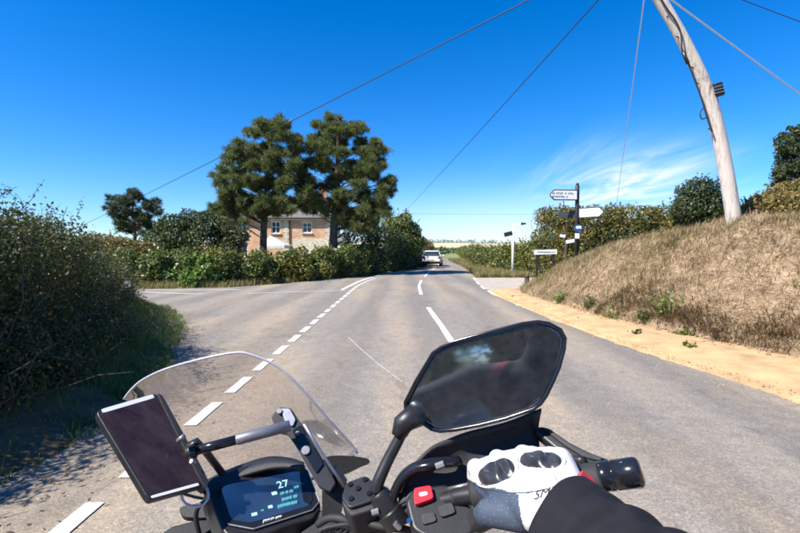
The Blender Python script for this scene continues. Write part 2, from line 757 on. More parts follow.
t = NT('sand')
vec = t.coord()
c = t.ramp(t.noise(vec, 2.6, 7, 0.62), [(0.28, (0.30, 0.195, 0.10)), (0.45, (0.46, 0.295, 0.145)), (0.72, (0.57, 0.385, 0.195))])
c = t.mix(0.6, c, t.ramp(t.voro(vec, 120), [(0.05, (0.7, 0.68, 0.66)), (0.5, (1.15, 1.15, 1.15))]), 'MULTIPLY')
t.col(c).set(Roughness=0.95).bump(t.noise(vec, 22, 8, 0.7), 0.6, 0.03)

t = NT('dry_earth')
vec = t.coord()
c = t.ramp(t.noise(vec, 3.0, 8, 0.65), [(0.25, (0.16, 0.10, 0.06)), (0.5, (0.36, 0.25, 0.155)), (0.75, (0.54, 0.40, 0.27))])
t.col(c).set(Roughness=1.0).bump(t.noise(vec, 14, 8, 0.75), 0.9, 0.06)

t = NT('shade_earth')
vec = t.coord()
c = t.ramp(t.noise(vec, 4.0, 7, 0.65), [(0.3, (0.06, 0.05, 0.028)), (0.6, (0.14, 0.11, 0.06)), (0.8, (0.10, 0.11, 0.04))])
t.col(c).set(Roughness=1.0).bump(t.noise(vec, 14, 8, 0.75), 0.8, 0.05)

t = NT('meadow')
vec = t.coord()
c = t.ramp(t.noise(vec, 0.15, 7, 0.6), [(0.3, (0.10, 0.13, 0.035)), (0.55, (0.20, 0.19, 0.07)), (0.75, (0.28, 0.235, 0.10))])
c = t.mix(0.5, c, t.ramp(t.noise(vec, 7, 4), [(0.3, (0.6, 0.6, 0.6)), (0.7, (1.35, 1.3, 1.2))]), 'MULTIPLY')
t.col(c).set(Roughness=1.0)

t = NT('far_field')
vec = t.coord()
geo = t.new('NewGeometry')
sp = t.new('SeparateXYZ')
t.l.new(geo.outputs['Position'], sp.inputs[0])
mr = t.new('MapRange')
mr.inputs['From Min'].default_value = 90
mr.inputs['From Max'].default_value = 700
t.l.new(sp.outputs[1], mr.inputs['Value'])
c = t.ramp(mr.outputs[0], [(0.0, (0.17, 0.20, 0.05)), (0.28, (0.15, 0.20, 0.055)), (0.47, (0.19, 0.21, 0.07)), (0.50, (0.50, 0.41, 0.24)), (0.80, (0.54, 0.45, 0.29)), (0.84, (0.10, 0.12, 0.05)), (1.0, (0.10, 0.12, 0.06))])
c = t.mix(0.45, c, t.ramp(t.noise(vec, 0.05, 6, 0.6), [(0.3, (0.65, 0.65, 0.65)), (0.7, (1.3, 1.3, 1.3))]), 'MULTIPLY')
t.col(c).set(Roughness=1.0)

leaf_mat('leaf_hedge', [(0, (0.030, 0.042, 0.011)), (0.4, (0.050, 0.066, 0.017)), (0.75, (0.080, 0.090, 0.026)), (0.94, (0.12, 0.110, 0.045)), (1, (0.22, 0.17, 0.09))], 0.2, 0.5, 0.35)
leaf_mat('leaf_bramble', [(0, (0.050, 0.080, 0.020)), (0.4, (0.095, 0.140, 0.030)), (0.75, (0.15, 0.19, 0.048)), (0.93, (0.22, 0.20, 0.07)), (1, (0.28, 0.21, 0.10))], 0.28, 0.45, 0.4, patch=0.55)
leaf_mat('leaf_laurel', [(0, (0.075, 0.13, 0.022)), (0.5, (0.13, 0.215, 0.036)), (1, (0.20, 0.28, 0.06))], 0.28, 0.35, 0.5)
leaf_mat('leaf_pale', [(0, (0.085, 0.12, 0.03)), (0.5, (0.14, 0.175, 0.045)), (1, (0.22, 0.22, 0.07))], 0.32, 0.5, 0.35)
leaf_mat('leaf_dark', [(0, (0.028, 0.042, 0.014)), (0.5, (0.050, 0.070, 0.022)), (1, (0.085, 0.10, 0.035))], 0.22, 0.5, 0.35)
leaf_mat('leaf_privet', [(0, (0.055, 0.07, 0.018)), (0.45, (0.10, 0.115, 0.030)), (0.8, (0.16, 0.155, 0.045)), (1, (0.26, 0.20, 0.09))], 0.28, 0.45, 0.4, patch=0.7)
leaf_mat('leaf_russet', [(0, (0.10, 0.085, 0.025)), (0.35, (0.17, 0.14, 0.04)), (0.7, (0.27, 0.18, 0.06)), (1, (0.34, 0.25, 0.11))], 0.28, 0.6, 0.25)
leaf_mat('needle', [(0, (0.065, 0.088, 0.032)), (0.45, (0.120, 0.150, 0.052)), (0.85, (0.195, 0.210, 0.080)), (1, (0.30, 0.25, 0.13))], 0.35, 0.55, 0.3)
leaf_mat('needle_blue', [(0, (0.030, 0.042, 0.022)), (0.5, (0.055, 0.070, 0.034)), (1, (0.10, 0.105, 0.05))], 0.15, 0.55, 0.3)
leaf_mat('straw', [(0, (0.11, 0.062, 0.036)), (0.25, (0.27, 0.175, 0.108)), (0.58, (0.48, 0.345, 0.225)), (0.88, (0.70, 0.55, 0.39)), (0.94, (0.24, 0.26, 0.08)), (1, (0.20, 0.24, 0.07))], 0.35, 0.7, 0.2, patch=1.3)
leaf_mat('litter', [(0, (0.09, 0.055, 0.03)), (0.5, (0.20, 0.125, 0.065)), (1, (0.36, 0.25, 0.14))], 0.1, 0.8, 0.2)
leaf_mat('grass_green', [(0, (0.075, 0.115, 0.022)), (0.5, (0.14, 0.20, 0.038)), (0.85, (0.22, 0.27, 0.06)), (1, (0.40, 0.34, 0.16))], 0.35, 0.5, 0.3)
leaf_mat('grass_dry', [(0, (0.11, 0.115, 0.035)), (0.4, (0.21, 0.18, 0.065)), (0.8, (0.36, 0.28, 0.13)), (1, (0.45, 0.35, 0.19))], 0.3, 0.6, 0.25)

t = NT('bark')
vec = t.coord((1, 1, 0.25))
c = t.ramp(t.noise(vec, 9, 6, 0.65), [(0.3, (0.05, 0.038, 0.03)), (0.7, (0.16, 0.125, 0.10))])
t.col(c).set(Roughness=0.95).bump(t.voro(vec, 14), 0.8, 0.04)
plain('bark_dark', (0.075, 0.058, 0.042), 0.95, var=0.4)

t = NT('pole_wood')
vec = t.coord((1, 1, 0.06))
c = t.ramp(t.noise(vec, 24, 7, 0.7), [(0.25, (0.24, 0.19, 0.155)), (0.48, (0.50, 0.44, 0.385)), (0.75, (0.62, 0.56, 0.50))])
c = t.mix(1.0, c, t.ramp(t.noise(t.coord((1, 1, 0.35)), 5.5, 6, 0.7), [(0.30, (0.42, 0.34, 0.30)), (0.42, (1, 1, 1))]), 'MULTIPLY')
t.col(c).set(Roughness=0.9).bump(t.noise(vec, 60, 5, 0.7), 0.6, 0.015)

t = NT('brick_wall')
vec = t.coord(rot=(R(90), 0, 0))
br = t.new('TexBrick')
br.inputs['Scale'].default_value = 1.0
br.inputs['Brick Width'].default_value = 0.45
br.inputs['Row Height'].default_value = 0.15
br.inputs['Mortar Size'].default_value = 0.014
br.inputs['Color1'].default_value = (0.50, 0.225, 0.12, 1)
br.inputs['Color2'].default_value = (0.56, 0.33, 0.19, 1)
br.inputs['Mortar'].default_value = (0.46, 0.38, 0.29, 1)
t.l.new(vec, br.inputs['Vector'])
c = t.mix(0.7, br.outputs['Color'], t.ramp(t.noise(vec, 1.1, 6, 0.7), [(0.35, (0.85, 0.8, 0.75)), (0.6, (1.25, 1.35, 1.4))]), 'MULTIPLY')
t.col(c).set(Roughness=0.95)
plain('stone', (0.56, 0.49, 0.37), 0.95, var=0.3, scale=4)
t = NT('slate')
vec = t.coord()
br = t.new('TexBrick')
br.inputs['Brick Width'].default_value = 0.35
br.inputs['Row Height'].default_value = 0.22
br.inputs['Mortar Size'].default_value = 0.01
br.inputs['Scale'].default_value = 1.0
br.inputs['Color1'].default_value = (0.115, 0.10, 0.088, 1)
br.inputs['Color2'].default_value = (0.175, 0.15, 0.13, 1)
br.inputs['Mortar'].default_value = (0.08, 0.08, 0.08, 1)
t.l.new(vec, br.inputs['Vector'])
t.col(br.outputs['Color']).set(Roughness=0.75)
plain('white_paint', (0.78, 0.77, 0.74), 0.5, var=0.06, scale=8)
plain('canvas', (0.74, 0.70, 0.62), 0.85, var=0.1, scale=6)
plain('window_glass', (0.035, 0.05, 0.065), 0.06, var=0.2, scale=2)
plain('black_metal', (0.018, 0.018, 0.020), 0.38, var=0.3)
plain('grey_metal', (0.36, 0.36, 0.36), 0.45, 0.6, var=0.2)
plain('black_plastic', (0.017, 0.017, 0.019), 0.42, var=0.25, scale=60, bump=0.12)
plain('grain_plastic', (0.022, 0.022, 0.024), 0.55, var=0.3, scale=160, bump=0.35)
plain('gloss_black', (0.012, 0.013, 0.016), 0.16, var=0.2, scale=25)
plain('rubber', (0.022, 0.022, 0.023), 0.7, var=0.25, scale=120, bump=0.2)
plain('alloy', (0.42, 0.42, 0.44), 0.34, 0.85, var=0.12, scale=90)
plain('steel_rod', (0.24, 0.24, 0.25), 0.40, 0.5, var=0.15, scale=90)
plain('chrome', (0.75, 0.75, 0.77), 0.12, 1.0, var=0.05)
plain('red_switch', (0.62, 0.022, 0.035), 0.35, var=0.1)
plain('red_leather', (0.55, 0.04, 0.05), 0.5, var=0.15, scale=60)
plain('cable_black', (0.02, 0.02, 0.022), 0.6, var=0.1)
plain('cable_pale', (0.66, 0.68, 0.70), 0.5, var=0.05)
plain('sign_white', (0.82, 0.82, 0.80), 0.45, var=0.05, scale=12)
plain('sign_black', (0.02, 0.02, 0.022), 0.5)
plain('sign_blue', (0.03, 0.10, 0.42), 0.4)
plain('sign_grey', (0.33, 0.34, 0.34), 0.6, var=0.2)
plain('print_dark', (0.16, 0.16, 0.165), 0.6)
plain('car_paint', (0.80, 0.80, 0.79), 0.22, var=0.03, Coat_Weight=0.6)
plain('tail_red', (0.45, 0.02, 0.02), 0.2)
plain('plate_yellow', (0.75, 0.55, 0.04), 0.4)
plain('tank_red', (0.45, 0.015, 0.02), 0.22, var=0.05, Coat_Weight=0.6)
plain('jacket', (0.016, 0.016, 0.021), 0.82, var=0.35, scale=40, bump=0.25)
plain('jacket_red', (0.42, 0.02, 0.03), 0.7, var=0.2)
plain('helmet_shell', (0.05, 0.05, 0.055), 0.25)

t = NT('glove_white')
vec = t.coord()
c = t.ramp(t.noise(vec, 26, 6, 0.6), [(0.3, (0.47, 0.465, 0.46)), (0.6, (0.60, 0.595, 0.585))])
t.col(c).set(Roughness=0.62).bump(t.voro(vec, 420), 0.25, 0.0015)
t = NT('glove_slate')
vec = t.coord()
c = t.ramp(t.voro(vec, 330), [(0.12, (0.16, 0.19, 0.24)), (0.22, (0.045, 0.062, 0.095))])
t.col(c).set(Roughness=0.7)
t = NT('glove_black')
vec = t.coord()
t.col((0.022, 0.022, 0.024)).set(Roughness=0.6).bump(t.voro(vec, 300), 0.3, 0.001)
plain('hem_thread', (0.07, 0.07, 0.08), 0.7)
plain('knuckle_gloss', (0.028, 0.029, 0.032), 0.30, var=0.4, scale=60)

t = NT('sleeve_fabric')
vec = t.coord()
c = t.ramp(t.noise(vec, 14, 6, 0.6), [(0.3, (0.007, 0.007, 0.010)), (0.7, (0.015, 0.015, 0.020))])
t.b.inputs['Specular IOR Level'].default_value = 0.25
t.col(c).set(Roughness=0.85).bump(t.noise(t.coord((1, 1, 1)), 420, 3), 0.5, 0.001)

t = NT('mirror_glass')
t.col((0.34, 0.40, 0.48)).set(Roughness=0.035, Metallic=1.0)
dd_ = t.new('BsdfDiffuse')
dd_.inputs[0].default_value = (0.13, 0.14, 0.16, 1)
mm_ = t.new('MixShader')
t.l.new(t.ramp(t.noise(t.coord((1, 1, 1)), 24, 7, 0.75), [(0.35, (0.07, 0.07, 0.07)), (0.75, (0.24, 0.24, 0.24))]), mm_.inputs[0])
t.l.new(t.b.outputs[0], mm_.inputs[1])
t.l.new(dd_.outputs[0], mm_.inputs[2])
t.l.new(mm_.outputs[0], t.out.inputs['Surface'])
smear = t.ramp(t.noise(t.coord((1, 1, 1)), 14, 6, 0.7), [(0.4, (0.02, 0.02, 0.02)), (0.75, (0.09, 0.09, 0.09))])
t.l.new(smear, t.b.inputs['Roughness'])

t = NT('phone_glass')
t.col(t.ramp(t.noise(t.coord((1, 2.5, 1)), 18, 7, 0.75), [(0.35, (0.022, 0.009, 0.009)), (0.75, (0.060, 0.040, 0.038))])).set(Roughness=0.10)
t.l.new(t.ramp(t.noise(t.coord(), 22, 6, 0.7), [(0.35, (0.08, 0.08, 0.08)), (0.7, (0.24, 0.24, 0.24))]), t.b.inputs['Roughness'])

t = NT('lcd')
t.col((0.012, 0.02, 0.035)).set(Roughness=0.14)
em = t.ramp(t.noise(t.coord(), 16, 2), [(0.3, (0.010, 0.040, 0.13)), (0.7, (0.025, 0.085, 0.24))])
t.l.new(em, t.b.inputs['Emission Color'])
t.b.inputs['Emission Strength'].default_value = 0.35
t = NT('lcd_digits')
t.col((0.1, 0.2, 0.2)).set(Emission_Strength=0.75) if False else t.col((0.1, 0.2, 0.2))
t.b.inputs['Emission Color'].default_value = (0.45, 0.95, 0.92, 1)
t.b.inputs['Emission Strength'].default_value = 0.7
t = NT('lcd_faint')
t.col((0.03, 0.08, 0.10))
t.b.inputs['Emission Color'].default_value = (0.10, 0.50, 0.58, 1)
t.b.inputs['Emission Strength'].default_value = 0.5

# clear, lightly tinted and dusty acrylic
t = NT('acrylic')
t.n.remove(t.b)
tr = t.new('BsdfTransparent')
tr.inputs[0].default_value = (0.86, 0.83, 0.83, 1)
gl = t.new('BsdfGlossy')
gl.inputs['Roughness'].default_value = 0.05
gl.inputs[0].default_value = (0.9, 0.9, 0.9, 1)
df = t.new('BsdfDiffuse')
df.inputs[0].default_value = (0.55, 0.52, 0.50, 1)
lw = t.new('LayerWeight')
lw.inputs[0].default_value = 0.18
dust = t.ramp(t.noise(t.coord(), 45, 7, 0.75), [(0.42, (0.03, 0.03, 0.03)), (0.8, (0.11, 0.11, 0.11))])
m1 = t.new('MixShader')
t.l.new(dust, m1.inputs[0])
t.l.new(tr.outputs[0], m1.inputs[1])
t.l.new(df.outputs[0], m1.inputs[2])
m2 = t.new('MixShader')
fr = t.new('Math', operation='MULTIPLY')
fr.inputs[1].default_value = 0.5
t.l.new(lw.outputs['Fresnel'], fr.inputs[0])
t.l.new(fr.outputs[0], m2.inputs[0])
t.l.new(m1.outputs[0], m2.inputs[1])
t.l.new(gl.outputs[0], m2.inputs[2])
t.l.new(m2.outputs[0], t.out.inputs['Surface'])
plain('acrylic_edge', (0.46, 0.43, 0.47), 0.25, var=0.15, scale=30)
#@@SETTING
# ================================================================== SETTING
XR = [(-60, 40), (-25, 14), (-12, 7.2), (-5, 5.3), (0, 4.75), (3, 4.35), (4.8, 4.05), (6.2, 3.78), (8, 3.55), (11, 3.36), (14.7, 3.28), (18, 3.42), (21, 3.70), (25, 4.15), (29, 4.62), (38, 5.45), (45, 5.95), (58, 6.7), (75, 7.7), (100, 9.2), (140, 12.5)]
XL = [(-60, 30), (-25, 5.5), (-12, -1.4), (-4, -2.8), (0, -2.9), (3, -2.75), (5, -2.6), (7, -2.3), (20, -2.3), (24, -2.1), (27, -1.75), (29.8, -0.85), (33, 0.5), (38, 1.9), (45, 2.7), (58, 3.6), (75, 4.7), (100, 6.3), (140, 9)]
TOE = [(-30, 10.5), (-12, 8.2), (0, 6.6), (4, 6.05), (6.2, 5.5), (8, 5.05), (10, 4.60), (13, 4.22), (15.5, 4.15), (17, 4.55), (18, 5.5), (18.6, 7.5), (19, 10)]
HTOP = [(-30, 2.4), (6, 2.18), (9, 2.10), (11, 1.92), (13, 1.60), (15.5, 1.12), (17, 0.85), (18.6, 0.5), (19, 0.3)]


def bank_h(x, y):
    x, y = np.asarray(x, dtype=float), np.asarray(y, dtype=float)
    s = x - interp(y, TOE) + 0.16 * vnoise(x * 0.0, y, 5, 2.6) + 0.05 * vnoise(x * 0.0, y, 6, 9)
    H = interp(y, HTOP)
    lip = (0.22 + 0.15 * vnoise(x * 0.2, y, 9, 1.3) + 0.06 * vnoise(x * 0, y, 10, 5)) * (0.35 + 0.65 * sstep((13 - y) / 5)) * sstep(s / 0.16)
    h = lip + np.maximum(H - lip, 0) * sstep((s + 0.25) / 2.25) * (s > 0) + np.maximum(s - 2, 0) * 0.035
    h = h + (0.07 * vnoise(x, y, 3, 2.0) + 0.045 * vnoise(x, y, 4, 5.5)) * sstep(s / 0.4)
    return np.where(s > 0, h, 0.0)


# ground out to the horizon
g = 3500.0
structure('ground', [(-g, -g, -0.03), (g, -g, -0.03), (g, g, -0.03), (-g, g, -0.03)], [(0, 1, 2, 3)], 'meadow')

# gently rising fields at the road's end
ys = np.linspace(95, 900, 60)
xs = np.linspace(-420, 620, 60)
GX, GY = np.meshgrid(xs, ys)
hz = (np.maximum(GY - 105, 0) * 0.010 + np.maximum(GY - 350, 0) * 0.026) * (1 + 0.12 * vnoise(GX, GY, 8, 0.006))
hz = np.where(GY > 690, hz - (GY - 690) * 0.08, hz) - 0.05
V = np.stack([GX, GY, hz], -1).reshape(-1, 3)
nx = len(xs)
F = np.array([[r * nx + c, r * nx + c + 1, (r + 1) * nx + c + 1, (r + 1) * nx + c] for r in range(len(ys) - 1) for c in range(nx - 1)])
structure('field', V, F, 'far_field', smooth=True)

# main road
D = np.concatenate([np.linspace(-60, 0, 16), np.linspace(1, 50, 60), np.linspace(52, 140, 30)])
xr, xl = interp(D, XR), interp(D, XL)
cols = 12
V = np.stack([np.stack([xl + (xr - xl) * k / cols, D, 0.035 * (1 - (2 * k / cols - 1) ** 2) * np.ones_like(D)], 1) for k in range(cols + 1)], 1)
V[:, :, 0] += 0.0
V = V.reshape(-1, 3)
F = np.array([[r * (cols + 1) + c, r * (cols + 1) + c + 1, (r + 1) * (cols + 1) + c + 1, (r + 1) * (cols + 1) + c] for r in range(len(D) - 1) for c in range(cols)])
road = structure('road', V, F, 'asphalt', smooth=True)


def road_z(x, y):
    a, b = float(interp(y, XL)), float(interp(y, XR))
    u_ = min(max((x - a) / (b - a), 0), 1)
    return 0.035 * (1 - (2 * u_ - 1) ** 2)


# side road on the left: from the hedge corner curve to the far verge
LCURVE = [(-4.6, -40), (-3.3, -12), (-2.95, -3), (-2.75, 1.5), (-2.66, 3.2), (-2.72, 4.3), (-2.98, 5.3), (-3.42, 6.6), (-4.1, 8.2), (-5.15, 10.4), (-6.7, 12.4), (-9.2, 13.7), (-14, 14.4), (-24, 15), (-60, 16.5)]
LC = spline([Vector((x, y, 0)) for x, y in LCURVE], 8)
FCURVE = [(-60, 19.5), (-24, 18.2), (-9.7, 18.0), (-7.0, 18.6), (-4.9, 21.6), (-3.1, 25.2), (-1.5, 28.6), (-0.85, 29.8)]
poly = [p for p in LC if p.y > -3 and True]
near = [(p.x - 0.15, p.y - 0.15) for p in LC if p.y > 1]
far = [(x, y + 0.15) for x, y in FCURVE]
outline = [(-1.6, near[0][1])] + near + far + [(-0.9, 29.5), (-1.2, 24)]
bm = bmesh.new()
vs = [bm.verts.new((x, y, -0.004)) for x, y in outline]
f_ = bm.faces.new(vs)
bmesh.ops.triangulate(bm, faces=[f_])
me = bpy.data.meshes.new('side_road')
bm.to_mesh(me)
bm.free()
o = bpy.data.objects.new('side_road', me)
COL.objects.link(o)
me.materials.append(MATS['asphalt'])
o['kind'] = 'structure'

# hard track joining on the other side
structure('track', [(3.3, 15.6, 0.001), (4.3, 17.0, 0.002), (5.6, 18.4, 0.02), (9, 19.0, 0.05), (30, 20, 0.05), (30, 25, 0.05), (9, 24.6, 0.05), (6, 24.9, 0.02), (4.1, 25.2, 0.001), (3.6, 21, 0.001)], [list(range(10))], 'track_surface')


# painted markings, each a separate piece belonging to the road
def stripe(pts, w, mat='road_paint', name='marking', n=None):
    pts = [Vector((x, y, 0)) for x, y in pts]
    V, F = [], []
    for i, p in enumerate(pts):
        a, b = pts[max(i - 1, 0)], pts[min(i + 1, len(pts) - 1)]
        d = (b - a).normalized()
        s_ = Vector((-d.y, d.x, 0))
        for k in (-1, 1):
            q = p + s_ * w / 2 * k * (1 + random.uniform(-0.07, 0.07))
            V.append((q.x, q.y, max(road_z(q.x, q.y), 0) + 0.008))
    for i in range(len(pts) - 1):
        F.append([2 * i, 2 * i + 1, 2 * i + 3, 2 * i + 2])
    return mesh(name, V, F, mat, road)


def seg_pts(fn, a, b, n=6):
    return [(fn(a + (b - a) * i / n), a + (b - a) * i / n) for i in range(n + 1)]


EDGE = [(0, -1.86), (5, -1.83), (19, -1.83), (22, -1.62), (25, -1.25), (29, -0.85)]
y0 = 2.07
while y0 < 24.5:
    stripe(seg_pts(lambda y: float(interp(y, EDGE)), y0, y0 + 0.6, 4), 0.115, name='edge_dash')
    y0 += 0.9
CENTRE = [(-20, 1.3), (0, 0.95), (8.8, 0.83), (11.7, 0.74), (15.3, 0.72), (19, 0.80), (22.8, 1.10), (26, 1.46), (33, 2.25), (40, 3.25), (50, 4.35), (70, 5.9)]
for a, b in ((-12, -6), (-3, 3), (6.0, 11.8), (15.2, 22.4), (25.6, 32.2), (34.4, 40.0), (43, 49), (52, 58)):
    stripe(seg_pts(lambda y: float(interp(y, CENTRE)), a, b, 8), 0.115, name='centre_dash')
stripe(spline([Vector((-2.25, 17.4, 0)), Vector((-2.12, 20, 0)), Vector((-1.85, 23.6, 0)), Vector((-1.05, 28.4, 0)), Vector((-0.5, 30.2, 0)), Vector((0.6, 33.6, 0))], 5) and [(p.x, p.y) for p in spline([Vector((-2.25, 17.4, 0)), Vector((-2.12, 20, 0)), Vector((-1.85, 23.6, 0)), Vector((-1.05, 28.4, 0)), Vector((-0.5, 30.2, 0)), Vector((0.6, 33.6, 0))], 5)], 0.15, 'road_paint', 'edge_line')
stripe([(-2.1, 17.0), (-3.0, 16.8), (-4.2, 16.4), (-5.4, 15.9)], 0.10, 'road_paint', 'edge_line')
stripe([(-6.9, 15.75), (-8.0, 15.95), (-9.4, 16.5)], 0.11, 'road_paint', 'edge_line')
stripe([(-6.2, 17.5), (-8.0, 17.3), (-9.6, 17.35), (-14, 17.5)], 0.12, 'road_paint', 'edge_line')
for a, b in ((15.4, 16.9), (17.7, 19.3), (20.2, 22.0), (22.9, 25.0)):
    stripe(seg_pts(lambda y: float(interp(y, XR)) - 0.06, a, b, 5), 0.11, name='edge_dash')
stripe([(-0.90, 7.8), (-0.62, 6.9), (-0.3, 5.95), (0.03, 5.1)], 0.014, 'road_paint_worn', 'scrape')

# sand washed along the road's edge
Ds = np.linspace(-14, 17.2, 520)
a_ = interp(Ds, XR) - 0.06 - 0.13 * vnoise(Ds * 0, Ds, 21, 3.0) - 0.05 * vnoise(Ds * 0, Ds, 22, 18)
a_ = np.minimum(a_, interp(Ds, XR) - 0.03)
b_ = interp(Ds, TOE) + 0.25
b_ = np.maximum(b_, a_ + 0.2)
k = 10
rows = []
for i in range(k + 1):
    x = a_ + (b_ - a_) * i / k
    z = 0.010 + 0.075 * math.sin(math.pi * min(i / k * 0.85, 1)) + (0.016 * vnoise(x, Ds, 23, 7) + 0.012 * vnoise(x, Ds, 25, 2)) * (0 < i)
    z = np.where(i == 0, -0.01, z)
    rows.append(np.stack([x, Ds, z * np.ones_like(Ds)], 1))
V = np.stack(rows, 1).reshape(-1, 3)
F = np.array([[r * (k + 1) + c, r * (k + 1) + c + 1, (r + 1) * (k + 1) + c + 1, (r + 1) * (k + 1) + c] for r in range(len(Ds) - 1) for c in range(k)])
structure('sand_verge', V, F, 'sand', smooth=True)

# the earth bank
Dr = np.concatenate([np.linspace(-30, 1, 24), np.linspace(1.3, 18.9, 190)])
sr = np.concatenate([np.linspace(-0.1, 3.2, 70), np.linspace(3.4, 24, 26)])
GX = interp(Dr, TOE)[:, None] + sr[None, :]
GY = np.repeat(Dr[:, None], len(sr), 1)
GZ = bank_h(GX, GY)
GZ = np.where(sr[None, :] < 0.0, -0.05, GZ)
V = np.stack([GX, GY, GZ], -1).reshape(-1, 3)
nx = len(sr)
F = np.array([[r * nx + c, r * nx + c + 1, (r + 1) * nx + c + 1, (r + 1) * nx + c] for r in range(len(Dr) - 1) for c in range(nx - 1)])
structure('bank', V, F, 'dry_earth', smooth=True)


# verge under the near hedge: a low mound following the corner
def left_frame(i):
    a, b = LC[max(i - 1, 0)], LC[min(i + 1, len(LC) - 1)]
    d = (b - a).normalized()
    return Vector((-d.y, d.x, 0))


def verge_h(s):
    return 0.42 * float(sstep(s / 1.3)) + 0.02


offs = [0, 0.12, 0.3, 0.6, 0.9, 1.3, 1.8, 2.6]
V = []
for i, p in enumerate(LC):
    n_ = left_frame(i)
    for s in offs:
        q = p + n_ * (s + 0.10 * math.sin(i * 0.9 + s) * (s < 0.2))
        V.append((q.x, q.y, verge_h(s) - (0.04 if s == 0 else 0) + 0.02 * random.random()))
m = len(offs)
F = [[r * m + c, r * m + c + 1, (r + 1) * m + c + 1, (r + 1) * m + c] for r in range(len(LC) - 1) for c in range(m - 1)]
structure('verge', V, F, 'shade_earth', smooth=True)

# ------------------------------------------------------------------ grasses
rng = np.random.default_rng(31)


def bank_spots(n, rng, p=0.9):
    y = 1.5 + 17.2 * rng.uniform(0, 1, n) ** p
    s_ = rng.uniform(0.02, 3.4, n)
    x = interp(y, TOE) + s_
    k_ = x / np.maximum(y, 0.1) < 1.45
    return x[k_], y[k_], s_[k_]


gx, gy, gs = bank_spots(150000, rng)
base = np.stack([gx, gy, bank_h(gx, gy) - 0.005], 1)
V1, F1 = blades(base, rng.uniform(0.05, 0.16, len(gx)), 0.0050, 1.7, rng, 2, 0.52, comb=(0.45, 1.1))
# tussocks: each a fan of bent stalks, thrown about
cx_, cy_, cs_ = bank_spots(7500, rng)
m = 16
gx = np.repeat(cx_, m) + rng.normal(size=len(cx_) * m) * 0.035
gy = np.repeat(cy_, m) + rng.normal(size=len(cx_) * m) * 0.035
hh = np.repeat(rng.uniform(0.06, 0.30, len(cx_)) * (1 + 0.6 * vnoise(cx_, cy_, 42, 2.6)), m) * rng.uniform(0.5, 1.15, len(gx))
V2, F2 = blades(np.stack([gx, gy, bank_h(gx, gy) - 0.01], 1), np.maximum(hh, 0.04), 0.0046, 1.25, rng, 2, 0.45, comb=(0.45, 1.0))
tag(mesh('dry_grass', np.concatenate([V1, V2]), np.concatenate([F1, F2 + len(V1)]), 'straw'), 'dry straw-coloured cut grass lying on the earth bank', 'grass', kind='stuff')

n = 34000
gy = 5 + 12.5 * rng.uniform(0, 1, n)
gs = rng.uniform(0.0, 3.2, n)
gx = interp(gy, TOE) + gs
w = vnoise(gx, gy, 44, 1.1) + 0.10 * (gy - 11.5) + 0.35 * (gs - 1.8)
ok = w + 0.25 * rng.normal(size=n) > 0.28
gx, gy = gx[ok], gy[ok]
base = np.stack([gx, gy, bank_h(gx, gy) - 0.01], 1)
V, F = blades(base, rng.uniform(0.10, 0.26, len(gx)), 0.006, 0.7, rng, 3, 0.35)
tag(mesh('bank_grass', V, F, 'grass_dry'), 'patchy greener grass growing through the dry bank', 'grass', kind='stuff')

# dead roots and stalks hanging over the broken foot of the bank
n = 5200
gy = rng.uniform(3.8, 10.5, n)
gs = np.abs(rng.normal(size=n)) * 0.16 + 0.45 * (vnoise(gy * 0, gy, 63, 1.7) > 0.1) * rng.uniform(0, 1, n)
gx = interp(gy, TOE) + gs
ok = vnoise(gx, gy, 64, 2.4) > -0.1
gx, gy = gx[ok], gy[ok]
V, F = blades(np.stack([gx, gy, bank_h(gx, gy) + 0.01], 1), rng.uniform(0.07, 0.24, len(gx)), 0.006, 1.3, rng, 2, 0.5, comb=(math.pi + 0.6, 0.8))
tag(mesh('dead_stalks', V, F, 'litter'), 'dark dead stalks and roots over the broken foot of the bank', 'stalks', kind='stuff')

# clods and stones crumbled from the bank, grit along the road edge
def stones(name, label, n, pos, size, mat, seed):
    r_ = np.random.default_rng(seed)
    base = np.array([[1, 0, 0], [-1, 0, 0], [0, 1, 0], [0, -1, 0], [0, 0, 1], [0, 0, -1]], dtype=float)
    F0 = np.array([[0, 2, 4], [2, 1, 4], [1, 3, 4], [3, 0, 4], [2, 0, 5], [1, 2, 5], [3, 1, 5], [0, 3, 5]])
    sz = size * r_.uniform(0.35, 1.0, (n, 1, 1)) ** 1.8
    V = base[None] * (1 + r_.normal(size=(n, 6, 3)) * 0.35) * sz * np.array([1, 1, 0.65]) + pos[:, None, :]
    F = (F0[None] + 6 * np.arange(n)[:, None, None]).reshape(-1, 3)
    return tag(mesh(name, V.reshape(-1, 3), F, mat), label, 'stones', kind='stuff')


n = 700
yy = rng.uniform(3.5, 17, n)
xx = interp(yy, TOE) + 0.12 - np.abs(rng.normal(size=n)) * 0.30
stones('clods', 'crumbled earth clods scattered on the sand at the foot of the bank', n, np.stack([xx, yy, np.full(n, 0.075)], 1), 0.045, 'dry_earth', 55)
n = 2600
yy = rng.uniform(2.8, 16, n)
xx = interp(yy, XR) + 0.12 - rng.exponential(0.16, n)
xx = np.where(rng.uniform(size=n) < 0.4, interp(yy, XR) + rng.uniform(0, 1.0, n), xx)
zz = np.where(xx < interp(yy, XR) - 0.02, 0.008, 0.05)
stones('grit', 'loose pale grit strewn along the sandy road edge', n, np.stack([xx, yy, zz], 1), 0.014, 'sand', 56)
n = 3200
yy = rng.uniform(1.6, 11, n)
pi_ = rng.uniform(20, len(LC) - 40, n)
i0 = pi_.astype(int)
PT = np.array([tuple(p) for p in LC])
NN = np.array([tuple(left_frame(i)) for i in range(len(LC))])
